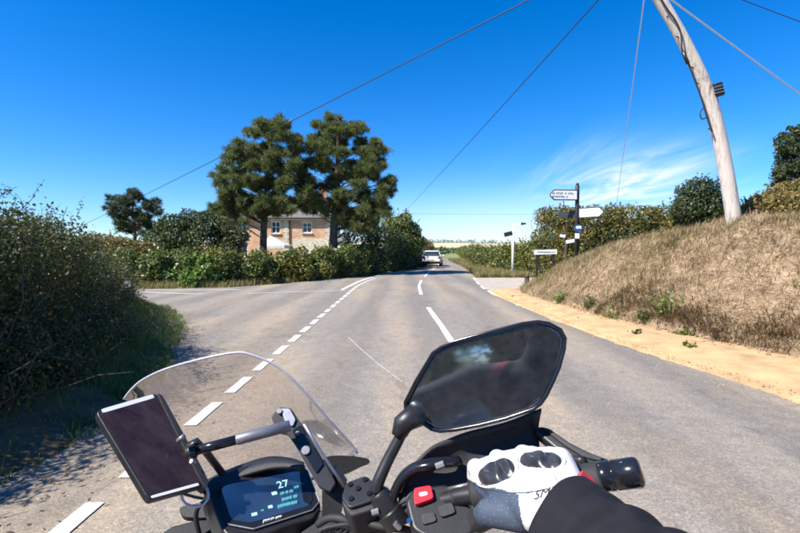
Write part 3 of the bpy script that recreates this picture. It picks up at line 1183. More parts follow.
pp = PT[i0] + (PT[i0 + 1] - PT[i0]) * (pi_ - i0)[:, None] + NN[i0] * (0.25 - rng.exponential(0.30, n))[:, None]
pp[:, 2] = 0.022
V, F = leaf_quads(pp, np.tile([0, 0, 1.0], (n, 1)), 0.034, 0.016, rng, 0.35, 1.0)
tag(mesh('leaf_litter', V, F, 'litter'), 'dry brown leaf litter along the road edge below the hedge', 'leaves', kind='stuff')

# sunlit and shaded grass on the near verge, following the corner
n = 42000
idx = rng.uniform(14, len(LC) - 26, n)
i0 = idx.astype(int)
PT = np.array([tuple(p) for p in LC])
NN = np.array([tuple(left_frame(i)) for i in range(len(LC))])
pp = PT[i0] + (PT[i0 + 1] - PT[i0]) * (idx - i0)[:, None]
s = rng.uniform(-0.08, 1.5, n) ** 1.0
s = s + 0.12 * vnoise(idx, idx * 0, 51, 1.5)
q = pp + NN[i0] * s[:, None]
q[:, 2] = np.array([verge_h(max(a, 0)) for a in s]) - 0.03
thin = (q[:, 1] > 4.6) | (rng.uniform(size=n) < 0.12)
hh = rng.uniform(0.08, 0.30, n) * np.where(thin, 0.9, 0.3) * (0.55 + 0.6 * np.clip(s, 0, 1)) * (1 + 0.4 * vnoise(q[:, 0], q[:, 1], 52, 2.2))
V, F = blades(q, np.maximum(hh, 0.03), 0.0048, 0.75, rng, 3, 0.35)
tag(mesh('verge_grass', V, F, 'grass_green'), 'long green grass on the verge below the dark hedge', 'grass', kind='stuff')

# dry grass at the foot of the far hedge
n = 16000
tt = rng.uniform(0, 1, n)
FC = np.array(FCURVE)
cum = np.concatenate([[0], np.cumsum(np.linalg.norm(np.diff(FC, axis=0), axis=1))])
cum0 = cum[1]
dd = cum0 - 8 + tt * (cum[-1] - cum0 + 8)
gx = np.interp(dd, cum, FC[:, 0])
gy = np.interp(dd, cum, FC[:, 1])
gy = gy + rng.uniform(0.0, 1.3, n) + 0.2 * vnoise(gx, gy, 53, 2)
gx = gx - rng.uniform(0.0, 0.5, n)
V, F = blades(np.stack([gx, gy, gx * 0 - 0.03], 1), rng.uniform(0.12, 0.42, n), 0.012, 0.6, rng, 2, 0.35)
tag(mesh('hedge_foot_grass', V, F, 'grass_dry'), 'yellowing grass strip at the foot of the garden hedge', 'grass', kind='stuff')

# grass on the verge beyond the track
n = 26000
gy = 25.0 + 45 * rng.uniform(0, 1, n) ** 1.6
gx = interp(gy, XR) + 0.1 + rng.uniform(0, 1, n) ** 1.2 * (2.6 + 0 * gy)
gx = np.where(gy < 29, interp(gy, XR) + 0.1 + rng.uniform(0, 6, n), gx)
V, F = blades(np.stack([gx, gy, gx * 0 - 0.03], 1), rng.uniform(0.15, 0.5, n), 0.016, 0.6, rng, 2, 0.35)
tag(mesh('roadside_grass', V, F, 'grass_dry'), 'rough grass verge beyond the track mouth', 'grass', kind='stuff')

# ================================================================== NEAR HEDGE
rng = np.random.default_rng(61)
hb = []
for i in range(10, len(LC) - 8):
    p = LC[i]
    n_ = left_frame(i)
    if p.y > 12.5 and i % 2:
        continue
    top = float(np.interp(p.y, [-40, -6, -4, 3, 5, 7, 8.2, 9.6, 10.8, 12.4, 14], [4.6, 4.2, 2.3, 2.06, 2.02, 1.98, 1.72, 1.40, 1.30, 1.45, 1.7]))
    for k_ in range(2):
        r = rng.uniform(0.42, 0.62)
        q = p + n_ * (1.35 + rng.uniform(-0.1, 0.2))
        hb.append((q.x, q.y + rng.normal() * 0.1, 0.62 + rng.uniform(-0.1, 0.1), r, r, r * 1.05))
        if -1 < p.y < 7.2:
            r = rng.uniform(0.24, 0.40)
            q = p + n_ * (0.82 + rng.uniform(-0.12, 0.15))
            hb.append((q.x, q.y + rng.normal() * 0.1, 0.30 + rng.uniform(-0.05, 0.1), r, r, r))
        r = rng.uniform(0.36, 0.55)
        q = p + n_ * (1.35 + rng.uniform(-0.2, 0.5))
        hb.append((q.x, q.y + rng.normal() * 0.1, top - r * 1.05 + rng.uniform(-0.18, 0.12), r, r, r))
        if top > 2.5:
            for zz_ in (1.5, 2.3, 3.1):
                hb.append((q.x, q.y + rng.normal() * 0.2, min(zz_, top - 0.6), 0.7, 0.7, 0.7))
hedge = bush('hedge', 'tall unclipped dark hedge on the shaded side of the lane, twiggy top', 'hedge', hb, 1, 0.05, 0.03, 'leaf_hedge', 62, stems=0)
for ch in list(hedge.children):
    bpy.data.objects.remove(ch)
hbA = np.array(hb)
vis = (hbA[:, 1] > 1.6) & (hbA[:, 1] < 13)
C1, O1 = blob_points(hbA[vis], 230000, rng, 0.45, 0.30, zmin=0.1)
V1, F1 = leaf_quads(C1, O1, 0.042, 0.025, rng, 0.75, 0.3)
C2, O2 = blob_points(hbA[~vis], 34000, rng, 0.5, 0.28, zmin=0.1)
V2, F2 = leaf_quads(C2, O2, 0.11, 0.07, rng, 0.75, 0.3)
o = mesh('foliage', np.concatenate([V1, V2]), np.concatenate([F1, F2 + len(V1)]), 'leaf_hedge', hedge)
o['kind'] = 'stuff'
st, en = [], []
vb = hbA[vis]
for i in range(420):
    b = vb[rng.integers(len(vb))]
    d = unit(1, rng)[0]
    d[2] = abs(d[2]) + 0.2
    p = b[:3] + d * b[3:6] * 0.75
    st.append(p)
    en.append(p + np.array([d[0] * 0.35 + rng.normal() * 0.1, d[1] * 0.35 + rng.normal() * 0.1, 0.5]) * rng.uniform(0.25, 0.85))
V, F = twigs(st, en, 0.005, 0.0016, n=4, rng=rng)
o = mesh('shoot', V, F, 'bark_dark', hedge, smooth=True)
o['kind'] = 'stuff'
C = (np.array(st)[:, None] + (np.array(en) - np.array(st))[:, None] * np.linspace(0.05, 1, 16)[None, :, None]).reshape(-1, 3)
C = C + rng.normal(size=C.shape) * 0.014
V, F = leaf_quads(C, unit(len(C), rng), 0.04, 0.02, rng, 0.9, 0.2)
o = mesh('shoot_leaf', V, F, 'leaf_hedge', hedge)
o['kind'] = 'stuff'
st, en = [], []
for i in range(260):
    b = vb[rng.integers(len(vb))]
    st.append((b[0] + rng.normal() * 0.2, b[1] + rng.normal() * 0.2, 0.15))
    en.append((b[0] + rng.normal() * 0.4, b[1] + rng.normal() * 0.4, b[2] + b[5] * rng.uniform(0.3, 1.05)))
V, F = twigs(st, en, 0.012, 0.003, rng=rng)
o = mesh('stem', V, F, 'bark_dark', hedge, smooth=True)
o['kind'] = 'stuff'

# ================================================================== FAR HEDGE AND SHRUBS BY THE HOUSE


def hx(px, D_):
    return (px - 400) / 450 * D_


def hz_(py, D_):
    return CAM_H + (250 - py) / 450 * D_


def hedge_blobs(pts, rng, rmul=1.0, rows=3, step=0.7):
    """pts: (px, D, y_top) along a hedge; fills from the ground to the top with lumps."""
    out = []
    W = [Vector((hx(p, d), d, hz_(t_, d))) for p, d, t_ in pts]
    for a, b in zip(W[:-1], W[1:]):
        L = (b - a).length
        for i in range(max(1, int(L / step))):
            c = a.lerp(b, (i + rng.uniform(0, 1)) / max(1, int(L / step)))
            for r_ in range(rows):
                r = rmul * rng.uniform(0.45, 0.8)
                zt = max(c.z - r, 0.3) * (r_ + 0.5 + 0.5 * (r_ == rows - 1)) / rows if rows > 1 else c.z - r
                zt = min(zt, c.z - r * 0.95)
                out.append((c.x + rng.normal() * 0.25, c.y + rng.normal() * 0.35 + 0.25 * r_, max(zt, 0.25), r, r, r))
    return out


rng = np.random.default_rng(71)
bl = hedge_blobs([(118, 19.0, 246), (150, 19.2, 249), (190, 19.6, 248), (235, 20.3, 249), (262, 21.0, 252), (290, 22.6, 249), (318, 24.2, 247), (345, 26.2, 244), (372, 29.0, 243)], rng, 1.0, 3, 0.55)
bush('hedge', 'mixed bramble hedge round the brick house garden, facing the side road', 'hedge', bl, 62000, 0.15, 0.10, 'leaf_bramble', 72, ground=-0.03, stems=40, shoots=90)
rng = np.random.default_rng(73)
bl = hedge_blobs([(172, 20.2, 262), (200, 20.0, 252), (222, 20.3, 258)], rng, 0.95, 2, 0.5)
bush('laurel_bush', 'bright green glossy laurel bush in front of the garden hedge', 'bush', [(b[0], b[1] - 0.5, b[2], b[3], b[4], b[5]) for b in bl], 9000, 0.17, 0.10, 'leaf_laurel', 74, ground=-0.03, wild=0.55)
bush('shrub', 'broad dark shrub behind the garden hedge beside the small dark pine', 'shrub', [(hx(px, 24), 24 + dy, hz_(py, 24), r, r, r * 0.9) for px, py, r, dy in ((172, 228, .8, 0), (190, 222, .8, .4), (208, 226, .8, -.2), (225, 231, .7, 0), (240, 238, .6, 0), (180, 240, 1.0, -.3), (205, 243, 1.0, -.4), (230, 248, .9, -.3), (160, 242, .9, 0))], 15000, 0.15, 0.09, 'leaf_dark', 75, ground=-0.03, stems=14, shoots=30)
bush('shrub', 'yellowing scrubby bush between the dark hedge and the side road', 'shrub', [(hx(px, 22), 22 + dy, hz_(py, 22), r, r, r * 0.9) for px, py, r, dy in ((92, 245, .7, 0), (108, 250, .8, .3), (126, 252, .8, -.2), (142, 255, .7, 0), (75, 250, .7, 0), (116, 262, .8, -.3))], 11000, 0.13, 0.08, 'leaf_russet', 76, ground=-0.03, stems=14, shoots=40)
rng = np.random.default_rng(77)
bl = hedge_blobs([(352, 28.2, 232), (368, 29.5, 226), (383, 31.5, 224), (396, 34, 230), (406, 38, 238), (413, 44, 244), (421, 54, 247)], rng, 1.15, 3, 0.7)
bush('hedge', 'dense dark evergreen hedge at the bend, beyond the pines', 'hedge', bl, 42000, 0.17, 0.11, 'leaf_dark', 78, ground=-0.03, stems=25, shoots=20)
bush('hawthorn_bush', 'pale yellow-green hawthorn standing up behind the dark evergreen hedge', 'bush', [(hx(px, 37), 37 + dy, hz_(py, 37), r, r, r) for px, py, r, dy in ((404, 222, .85, 0), (412, 232, .9, .3), (396, 228, .8, 0), (415, 243, .9, .2), (405, 240, 1.0, 0), (389, 224, .7, .5))], 11000, 0.16, 0.10, 'leaf_pale', 79, ground=-0.03, stems=12, shoots=25)
bush('hawthorn_bush', 'brownish hawthorn beside the white car at the bend', 'bush', [(hx(px, 64), 64, hz_(py, 64), r, r, r) for px, py, r in ((421, 243, 1.0), (428, 246, .8), (424, 250, 1.2), (432, 251, .7))], 5000, 0.20, 0.14, 'leaf_russet', 80, ground=-0.03)

# shrubs along the far right verge
rng = np.random.default_rng(81)
bl = []
for x, y, top in ((13.4, 26.6, 2.9), (11.8, 26.8, 2.9), (10.2, 27.2, 2.8), (9.2, 28.0, 2.6), (8.3, 29, 2.5), (7.9, 31, 2.35), (7.7, 34, 2.3), (7.9, 38, 2.3), (8.3, 43, 2.3), (8.9, 49, 2.3), (9.6, 56, 2.3), (10.5, 65, 2.3), (11.8, 77, 2.4), (13.6, 92, 2.6)):
    for k_ in range(8):
        r = rng.uniform(0.5, 0.9) * (1 + y / 180)
        z = top - r * 0.95 if k_ < 4 else rng.uniform(0.25, max(top - r, 0.3))
        bl.append((x + rng.normal() * 0.75, y + rng.normal() * (1.0 + y / 40), z - rng.uniform(0, 0.4), r, r, r * 0.9))
bush('hedge', 'straggling green roadside hedge beyond the track mouth', 'hedge', bl, 52000, 0.16, 0.10, 'leaf_bramble', 82, ground=-0.03, stems=30, shoots=60)
bl = []
for x, y in ((-6, 120), (2, 128), (10, 135), (20, 150), (34, 160), (52, 170), (75, 180)):
    for _ in range(4):
        r = rng.uniform(1.2, 2.0)
        bl.append((x + rng.normal() * 4, y + rng.normal() * 2, r * 0.7, r * 1.5, r, r))
bush('hedge', 'distant hedge line crossing the green field at the road end', 'hedge', bl, 9000, 0.6, 0.4, 'leaf_dark', 83, ground=-0.03, stems=5)

def field_z(x, y):
    return float((max(y - 105, 0) * 0.010 + max(y - 350, 0) * 0.026) * (1 + 0.12 * vnoise(x, y, 8, 0.006))) - 0.05


for lab, y_, x0_, x1_, r0_, sd in (('low dark hedgerow between the green field and the pale stubble', 352, -60, 260, 1.3, 91), ('distant woodland strip along the hilltop skyline', 688, -160, 420, 2.6, 92)):
    r_ = np.random.default_rng(sd)
    bl = []
    for x in np.arange(x0_, x1_, r0_ * 1.6):
        if vnoise(x, 0.0, sd, 0.03) < -0.35:
            continue
        r = r0_ * r_.uniform(0.6, 1.5)
        bl.append((x, y_ + r_.normal() * 2, field_z(x, y_) + r * 0.5, r * 1.4, r, r))
    bush('hedge', lab, 'hedge', bl, 7000, r0_ * 0.5, r0_ * 0.35, 'leaf_dark', sd, ground=0.5, stems=3)

# ---- on the bank
rng = np.random.default_rng(85)
bl = []
for i in range(30):
    t_ = i / 29
    x, y = 6.55 + 3.6 * t_, 20.8 - 7.0 * t_
    top = 3.55 - 0.55 * t_
    gz = float(bank_h(x, y)) if y < 18.9 else 0.0
    for k_ in range(4):
        r = rng.uniform(0.42, 0.62)
        z = gz + 0.3 + (top - gz - r - 0.3) * (k_ / 3)
        bl.append((x + rng.normal() * 0.12, y + rng.normal() * 0.12, z + rng.normal() * 0.05, r, r, r))
bush('hedge', 'trimmed sunlit hedge on top of the bank behind the fingerpost', 'hedge', bl, 62000, 0.10, 0.065, 'leaf_privet', 86, ground=0.0, stems=50, shoots=60, rough=0.18)
bl = []
for i in range(26):
    t_ = rng.uniform(0, 1)
    x, y = 6.2 + 3.0 * t_, 18.6 - 6.2 * t_
    gz = float(bank_h(x, y))
    r = rng.uniform(0.22, 0.42)
    bl.append((x + rng.normal() * 0.2, y + rng.normal() * 0.2, gz + r * 0.5, r, r, r))
bush('bracken', 'rust-tinged bracken fringe below the trimmed hedge', 'bracken', bl, 15000, 0.13, 0.035, 'leaf_russet', 87, ground=0.2, stems=20, shoots=60, droop=0.3)
bush('holly_bush', 'rounded dark evergreen bush beside the telegraph pole', 'bush', [(hx(px, 11.6), 11.6 + dy, hz_(py, 11.6), r, r, r) for px, py, r, dy in ((690, 198, .42, 0), (703, 192, .40, .1), (712, 203, .36, 0), (682, 212, .42, -.1), (700, 214, .45, -.1), (716, 222, .38, 0), (690, 228, .42, 0), (706, 232, .42, 0))], 13000, 0.075, 0.045, 'leaf_dark', 88, ground=1.5, stems=12, shoots=12)
rng = np.random.default_rng(89)
bl = []
for px, py, D_, r in ((748, 212, 9.8, .25), (760, 206, 10, .3), (772, 202, 10.2, .35), (785, 198, 10.2, .4), (798, 196, 10, .42), (815, 196, 9.6, .45), (740, 214, 10, .2), (780, 208, 9.6, .3), (800, 208, 9.2, .35), (830, 200, 9, .5)):
    bl.append((hx(px, D_), D_, hz_(py, D_), r, r, r))
bush('bramble_patch', 'tangled reddish bramble thicket on the bank top past the pole', 'bramble', bl, 15000, 0.075, 0.04, 'leaf_russet', 90, ground=2.0, stems=14, shoots=50)


# ================================================================== TREES
def tree(name, label, trunk, trunk_r, blobs, mat, n, L, W, seed, needles=True, group=None, limb_r=0.05, flat=0.7):
    """trunk: world polyline. blobs: (x,y,z,r) crown masses, each carried by its own limb."""
    rng = np.random.default_rng(seed)
    root = thing(name, tuple(trunk[0]), label, 'tree', group)
    tp = spline(trunk, 5)
    V, F = tube(tp, [trunk_r * (1 - 0.78 * i / (len(tp) - 1)) for i in range(len(tp))], 10)
    mesh('trunk', V, F, 'bark', root, smooth=True)
    parts = []
    B = np.array(blobs)
    for b in B:
        c = Vector(b[:3])
        cand = [q for q in tp if q.z < c.z - 0.1] or [tp[len(tp) // 2]]
        a = min(cand, key=lambda q: (q - c).length + 0.4 * abs((c.z - q.z) - 0.5 * (Vector((q.x, q.y, 0)) - Vector((c.x, c.y, 0))).length))
        mid = a.lerp(c, 0.5) + Vector((rng.normal() * 0.1, rng.normal() * 0.1, 0.12 + rng.normal() * 0.06))
        lr = limb_r * (0.35 + 0.5 * b[3])
        parts.append(tube(spline([a, mid, c], 4), [lr * (1 - 0.7 * i / 8) for i in range(9)], 6))
        for _ in range(3):
            d = Vector(unit(1, rng)[0])
            d.z = abs(d.z) * 0.6
            parts.append(tube([c.lerp(mid, 0.3), c + d * b[3] * 0.5, c + d * b[3] * 0.95], [lr * 0.4, lr * 0.25, lr * 0.08], 4, caps=False))
    V, F = join(parts)
    o = mesh('limb', V, F, 'bark', root, smooth=True)
    o['kind'] = 'stuff'
    bb = np.stack([B[:, 0], B[:, 1], B[:, 2], B[:, 3], B[:, 3], B[:, 3] * flat], 1)
    if needles:
        nt = n // 14
        C, O = blob_points(bb, nt, rng, 0.15, 0.6)
        ax = norm(O * 0.7 + np.array([0, 0, 0.55]) + rng.normal(size=O.shape) * 0.45)
        C = np.repeat(C, 14, 0)
        A = norm(np.repeat(ax, 14, 0) + rng.normal(size=C.shape) * 0.55)
        S = norm(np.cross(A, rng.normal(size=A.shape)))
        ln = (L * rng.uniform(0.6, 1.3, len(C)))[:, None]
        V = np.stack([C - S * W * 0.5, C + S * W * 0.5, C + A * ln + S * W * 0.3, C + A * ln - S * W * 0.3], 1).reshape(-1, 3)
        F = np.arange(len(V)).reshape(-1, 4)
    else:
        C, O = blob_points(bb, n, rng, 0.35, 0.32)
        V, F = leaf_quads(C, O, L, W, rng, 0.75, 0.3)
    o = mesh('crown', V, F, mat, root)
    o['kind'] = 'stuff'
    return root


def px_blobs(lst, D_, seed, jit=1.3):
    r_ = np.random.default_rng(seed)
    out = []
    for px, py, rp in lst:
        for k_ in range(7 if rp > 6 else 3):
            d = D_ + r_.uniform(-jit, jit)
            a = r_.uniform(0, 6.28)
            f = r_.uniform(0.5, 1.12) if k_ else 0.1
            p = P(px + rp * f * math.cos(a) * 1.15, py + rp * f * math.sin(a) * 0.9, d)
            out.append((p.x, p.y, p.z, rp * (r_.uniform(0.30, 0.52) if k_ else 0.6) / 450 * d))
    return out


pine1 = [(272, 127, 11), (258, 133, 10), (286, 138, 11), (244, 148, 10), (268, 148, 14), (292, 154, 9), (232, 157, 9), (254, 166, 14), (280, 168, 14), (226, 176, 10), (244, 182, 12), (270, 186, 13), (234, 200, 10), (289, 182, 9), (214, 212, 6), (252, 200, 10), (222, 186, 7), (278, 121, 6), (262, 122, 6), (296, 166, 7), (300, 178, 6), (224, 210, 8), (282, 198, 8), (240, 208, 8), (262, 206, 8), (274, 205, 8), (290, 203, 7), (301, 198, 6), (228, 196, 8), (216, 178, 5), (250, 214, 7), (236, 219, 7), (262, 218, 6), (276, 214, 6), (290, 212, 6), (304, 190, 7), (300, 170, 5), (222, 204, 7)]
pine2 = [(337, 126, 9), (324, 130, 9), (350, 129, 9), (314, 141, 10), (338, 144, 13), (362, 144, 11), (375, 155, 9), (324, 161, 12), (350, 164, 14), (372, 170, 11), (387, 182, 8), (310, 163, 7), (335, 181, 12), (358, 186, 13), (379, 194, 9), (318, 188, 9), (341, 202, 10), (362, 210, 11), (377, 214, 8), (370, 224, 8), (330, 118, 5), (360, 132, 6), (392, 186, 5), (310, 200, 7), (300, 206, 6), (322, 204, 7), (312, 211, 6), (350, 216, 8), (384, 205, 6), (394, 182, 4), (345, 224, 7), (358, 228, 7), (325, 214, 6), (306, 178, 7), (308, 190, 6), (372, 204, 8), (342, 214, 7), (366, 220, 8)]
tree('pine_tree', 'tall leaning pine with airy crown in front of the brick house', [P(263, 262, 26.5), P(264, 225, 26.5), P(267, 190, 26.6), P(270, 155, 26.5), P(271, 122, 26.4)], 0.24, px_blobs(pine1, 26.5, 1), 'needle', 125000, 0.26, 0.022, 101, limb_r=0.04, flat=0.62)
tree('pine_tree', 'tall dense pine at the corner of the brick house, by the bend', [P(333, 262, 27.5), P(334, 225, 27.5), P(337, 190, 27.6), P(338, 155, 27.5), P(338, 120, 27.4)], 0.29, px_blobs(pine2, 27.5, 2), 'needle', 130000, 0.26, 0.022, 102, limb_r=0.04, flat=0.62)
small = [(122, 200, 8), (135, 199, 8), (148, 203, 8), (114, 210, 7), (128, 212, 9), (143, 215, 8), (157, 214, 6), (120, 224, 8), (135, 228, 9), (150, 226, 7), (110, 200, 4), (163, 222, 5)]
tree('pine_tree', 'small dark sparse pine rising behind the near hedge', [P(134, 255, 30), P(135, 232, 30), P(133, 210, 30), P(131, 198, 30)], 0.13, px_blobs(small, 30, 3, 0.9), 'needle_blue', 21000, 0.25, 0.026, 103, limb_r=0.04, flat=0.55)
bt = [(798, 150, 17), (812, 142, 20), (790, 168, 13), (806, 176, 18), (825, 160, 24), (830, 185, 22), (786, 182, 9), (792, 135, 8), (782, 150, 6)]
tree('oak_tree', 'dark broadleaf tree on the bank above the bramble thicket', [P(828, 225, 11.5), P(822, 195, 11.5), P(815, 165, 11.5), P(812, 145, 11.5)], 0.10, px_blobs(bt, 11.5, 4, 0.6), 'leaf_dark', 15000, 0.085, 0.05, 104, needles=False, limb_r=0.03, flat=0.85)
for i, (x, y, h) in enumerate(((-3.2, -21, 6.4), (0.2, -26, 7.4), (-7.5, -19, 6.0), (3.6, -33, 8.0), (-1.6, -24, 8.5), (2.0, -29, 9.0))):  # unseen trees added behind the rider to keep bright sky out of the mirror
    r_ = np.random.default_rng(400 + i)
    bb_ = [(x + r_.normal() * 1.5, y + r_.normal() * 0.9, r_.uniform(0.12, 0.9) * h, r_.uniform(0.9, 1.5)) for _ in range(16)]
    tree('mirror_fill_tree', ('bushy dark tree added by the lane behind the rider to darken the mirror', 'taller bushy tree added behind the rider to fill the mirror', 'broad tree added behind the dark hedge end to fill the mirror', 'tall tree added far behind the rider to cover reflected sky', 'leafy round tree added behind the rider to close the sky gap in the mirror', 'spreading tree added far behind the rider to cover sky in the mirror')[i], [Vector((x, y, -0.1)), Vector((x + 0.1, y, h * 0.4)), Vector((x, y, h * 0.85))], 0.16, bb_, 'leaf_dark', 9000, 0.42, 0.30, 410 + i, needles=False, limb_r=0.04, flat=0.9)
#@@BUILT
# ================================================================== HOUSE
HX0, HX1, HY, HE = -18.3, -6.95, 45.0, 4.75
house = thing('brick_house', ((HX0 + HX1) / 2, HY, 0), 'red brick and pale stone house half hidden by two tall pines', 'house')
HD = 7.5


def wall_front(x0, x1, z0, z1, y, holes, depth=0.18):
    """A wall in the x-z plane with real window openings and reveals."""
    xs_ = sorted({x0, x1, *[h[0] for h in holes], *[h[1] for h in holes]})
    zs_ = sorted({z0, z1, *[h[2] for h in holes], *[h[3] for h in holes]})
    V, F = [], []

    def quad(*p):
        b = len(V)
        V.extend(p)
        F.append([b, b + 1, b + 2, b + 3])
    for i in range(len(xs_) - 1):
        for j in range(len(zs_) - 1):
            a, b, c_, d = xs_[i], xs_[i + 1], zs_[j], zs_[j + 1]
            if any(h[0] <= a and b <= h[1] and h[2] <= c_ and d <= h[3] for h in holes):
                continue
            quad((a, y, c_), (b, y, c_), (b, y, d), (a, y, d))
    for a, b, c_, d in holes:
        quad((a, y, c_), (a, y + depth, c_), (a, y + depth, d), (a, y, d))
        quad((b, y, c_), (b, y, d), (b, y + depth, d), (b, y + depth, c_))
        quad((a, y, c_), (b, y, c_), (b, y + depth, c_), (a, y + depth, c_))
        quad((a, y, d), (a, y + depth, d), (b, y + depth, d), (b, y, d))
    return V, F


wins = [(-16.3, -15.3, 3.2, 4.35), (-12.85, -11.95, 3.2, 4.4), (-9.75, -8.8, 3.25, 4.3), (-16.4, -15.2, 0.9, 2.2), (-9.8, -8.6, 0.9, 2.2)]
V, F = wall_front(HX0, HX1, 0, HE, HY, wins)
mesh('wall', V, F, 'brick_wall', house)
mesh('wall', *join([([(HX1, HY, 0), (HX1, HY + HD, 0), (HX1, HY + HD, HE), (HX1, HY + HD / 2, HE + 2.2), (HX1, HY, HE)], [(0, 1, 2, 3, 4)])]), 'brick_wall', house)
mesh('wall', *join([([(HX0, HY, 0), (HX0, HY, HE), (HX0, HY + HD / 2, HE + 2.2), (HX0, HY + HD, HE), (HX0, HY + HD, 0)], [(0, 1, 2, 3, 4)])]), 'brick_wall', house)
mesh('wall', [(HX1, HY + HD, 0), (HX0, HY + HD, 0), (HX0, HY + HD, HE), (HX1, HY + HD, HE)], [(0, 1, 2, 3)], 'brick_wall', house)
rf = mesh('roof', *join([
    prism([(HX0 - 0.3, HY - 0.35, HE - 0.1), (HX1 + 0.3, HY - 0.35, HE - 0.1), (HX1 + 0.3, HY + HD / 2, HE + 2.3), (HX0 - 0.3, HY + HD / 2, HE + 2.3)], (0, 0, 0.12)),
    prism([(HX0 - 0.3, HY + HD + 0.35, HE - 0.1), (HX1 + 0.3, HY + HD + 0.35, HE - 0.1), (HX1 + 0.3, HY + HD / 2 + 0.004, HE + 2.3), (HX0 - 0.3, HY + HD / 2 + 0.004, HE + 2.3)], (0, 0, 0.12))]), 'slate', house)
for cx_ in (-17.6, -8.2):
    ch = mesh('chimney', *join([box((cx_, HY + HD / 2, HE + 2.7), (0.7, 0.5, 1.5)), box((cx_, HY + HD / 2, HE + 3.5), (0.82, 0.62, 0.12)), tube([(cx_, HY + HD / 2, HE + 3.56), (cx_, HY + HD / 2, HE + 3.9)], 0.12)]), 'brick_wall', rf)
mesh('gutter', *tube([(HX0 - 0.3, HY - 0.42, HE - 0.06), (HX1 + 0.3, HY - 0.42, HE - 0.06)], 0.05, 8), 'black_metal', house)
mesh('fascia', *box(((HX0 + HX1) / 2, HY - 0.30, HE - 0.2), (HX1 - HX0 + 0.5, 0.04, 0.14)), 'stone', house)
mesh('downpipe', *tube([(-11.0, HY - 0.08, HE - 0.15), (-11.0, HY - 0.08, 0)], 0.05, 8), 'black_metal', house)
for a, b, c_, d in wins:
    w = mesh('window', *join([box(((a + b) / 2, HY + 0.12, c_ + 0.04), (b - a - 0.006, 0.07, 0.08)), box(((a + b) / 2, HY + 0.12, d - 0.04), (b - a - 0.006, 0.07, 0.08)), box((a + 0.045, HY + 0.12, (c_ + d) / 2), (0.08, 0.06, d - c_ - 0.16)), box((b - 0.045, HY + 0.12, (c_ + d) / 2), (0.08, 0.06, d - c_ - 0.16)), box(((a + b) / 2, HY + 0.12, (c_ + d) / 2), (0.06, 0.055, d - c_ - 0.16)), box(((a + b) / 2, HY + 0.12, (c_ + d) / 2 + 0.05), (b - a - 0.17, 0.05, 0.05))]), 'white_paint', house)
    for k_ in (0, 1):
        xm = (a + b) / 2
        x0_, x1_ = (a + 0.05, xm) if k_ == 0 else (xm, b - 0.05)
        mesh('pane', *box(((x0_ + x1_) / 2, HY + 0.16, (c_ + d) / 2), (x1_ - x0_ - 0.01, 0.01, d - c_ - 0.1)), 'window_glass', w)
    mesh('sill', *box(((a + b) / 2, HY - 0.05, c_ - 0.045), (b - a + 0.2, 0.16, 0.09)), 'stone', w)
    mesh('lintel', *box(((a + b) / 2, HY - 0.012, d + 0.11), (b - a + 0.3, 0.03, 0.2)), 'stone', w)
z_ = 0.0
i = 0
qm = None
while z_ < HE - 0.3:
    for cx_ in (HX1, -11.35, HX0):
        wd = 0.55 if i % 2 else 0.32
        off = -wd / 2 + 0.012 if cx_ == HX1 else (wd / 2 - 0.012 if cx_ == HX0 else 0)
        mesh('quoin', *box((cx_ + off, HY - 0.006, z_ + 0.145), (wd, 0.05, 0.28)), 'stone', house)
    z_ += 0.3
    i += 1
V, F = box((-8.9, HY - 0.01, 1.35), (3.6, 0.03, 2.7))
mesh('stone_panel', V, F, 'stone', house)

# low outbuilding gable and garden tent roof
ob = thing('garden_shed', (-5.6, 43.5, 0), 'low pale stone outbuilding beside the brick house', 'shed')
mesh('wall', *prism([(-6.6, 42.5, 0), (-4.9, 42.5, 0), (-4.9, 42.5, 2.3), (-6.6, 42.5, 2.3)], (0, 2.5, 0)), 'stone', ob)
mesh('roof', *prism([(-6.75, 42.3, 2.3), (-4.75, 42.3, 2.3), (-4.75, 43.8, 2.9), (-6.75, 43.8, 2.9)], (0, 0, 0.07)), 'slate', ob)
mesh('door', *box((-5.6, 42.48, 1.0), (0.8, 0.03, 1.9)), 'white_paint', ob)
ap = P(270.5, 235.5, 38)
gz = thing('garden_gazebo', (ap.x + 0.3, 38, 0), 'cream canvas garden gazebo with pointed roof below the house windows', 'gazebo')
cor = [(ap.x - 0.55, 36.6, 1.85), (ap.x + 1.45, 36.9, 1.95), (ap.x + 1.45, 39.2, 1.95), (ap.x - 0.7, 39.2, 1.85)]
cn_ = mesh('canopy', [tuple(ap)] + cor + [(x, y, z - 0.25) for x, y, z in cor], [(0, 1, 2), (0, 2, 3), (0, 3, 4), (0, 4, 1), (1, 5, 6, 2), (2, 6, 7, 3), (3, 7, 8, 4), (4, 8, 5, 1)], 'canvas', gz)
cn_.modifiers.new('s', 'SOLIDIFY').thickness = 0.03
for x, y, z in cor:
    mesh('leg', *tube([(x * 0.98 + 0.02 * ap.x, y, 0), (x * 0.98 + 0.02 * ap.x, y, z - 0.02)], 0.03, 8), 'white_paint', gz)

# ================================================================== CAR
car = thing('white_car', (3.15, 43.2, 0.0), 'white hatchback driving away round the bend', 'car', rz=-R(8))


def car_ring(y, prof):
    pts = [(x, y, z) for x, z in prof]
    return [Vector(p) for p in pts] + [Vector((-x, y, z)) for x, y, z in reversed(pts)]


def body_prof(w, zb, zbelt):
    return [(w * 0.80, zb), (w * 0.97, zb + 0.10), (w, (zb + zbelt) / 2), (w * 0.97, zbelt - 0.06), (w * 0.90, zbelt)]


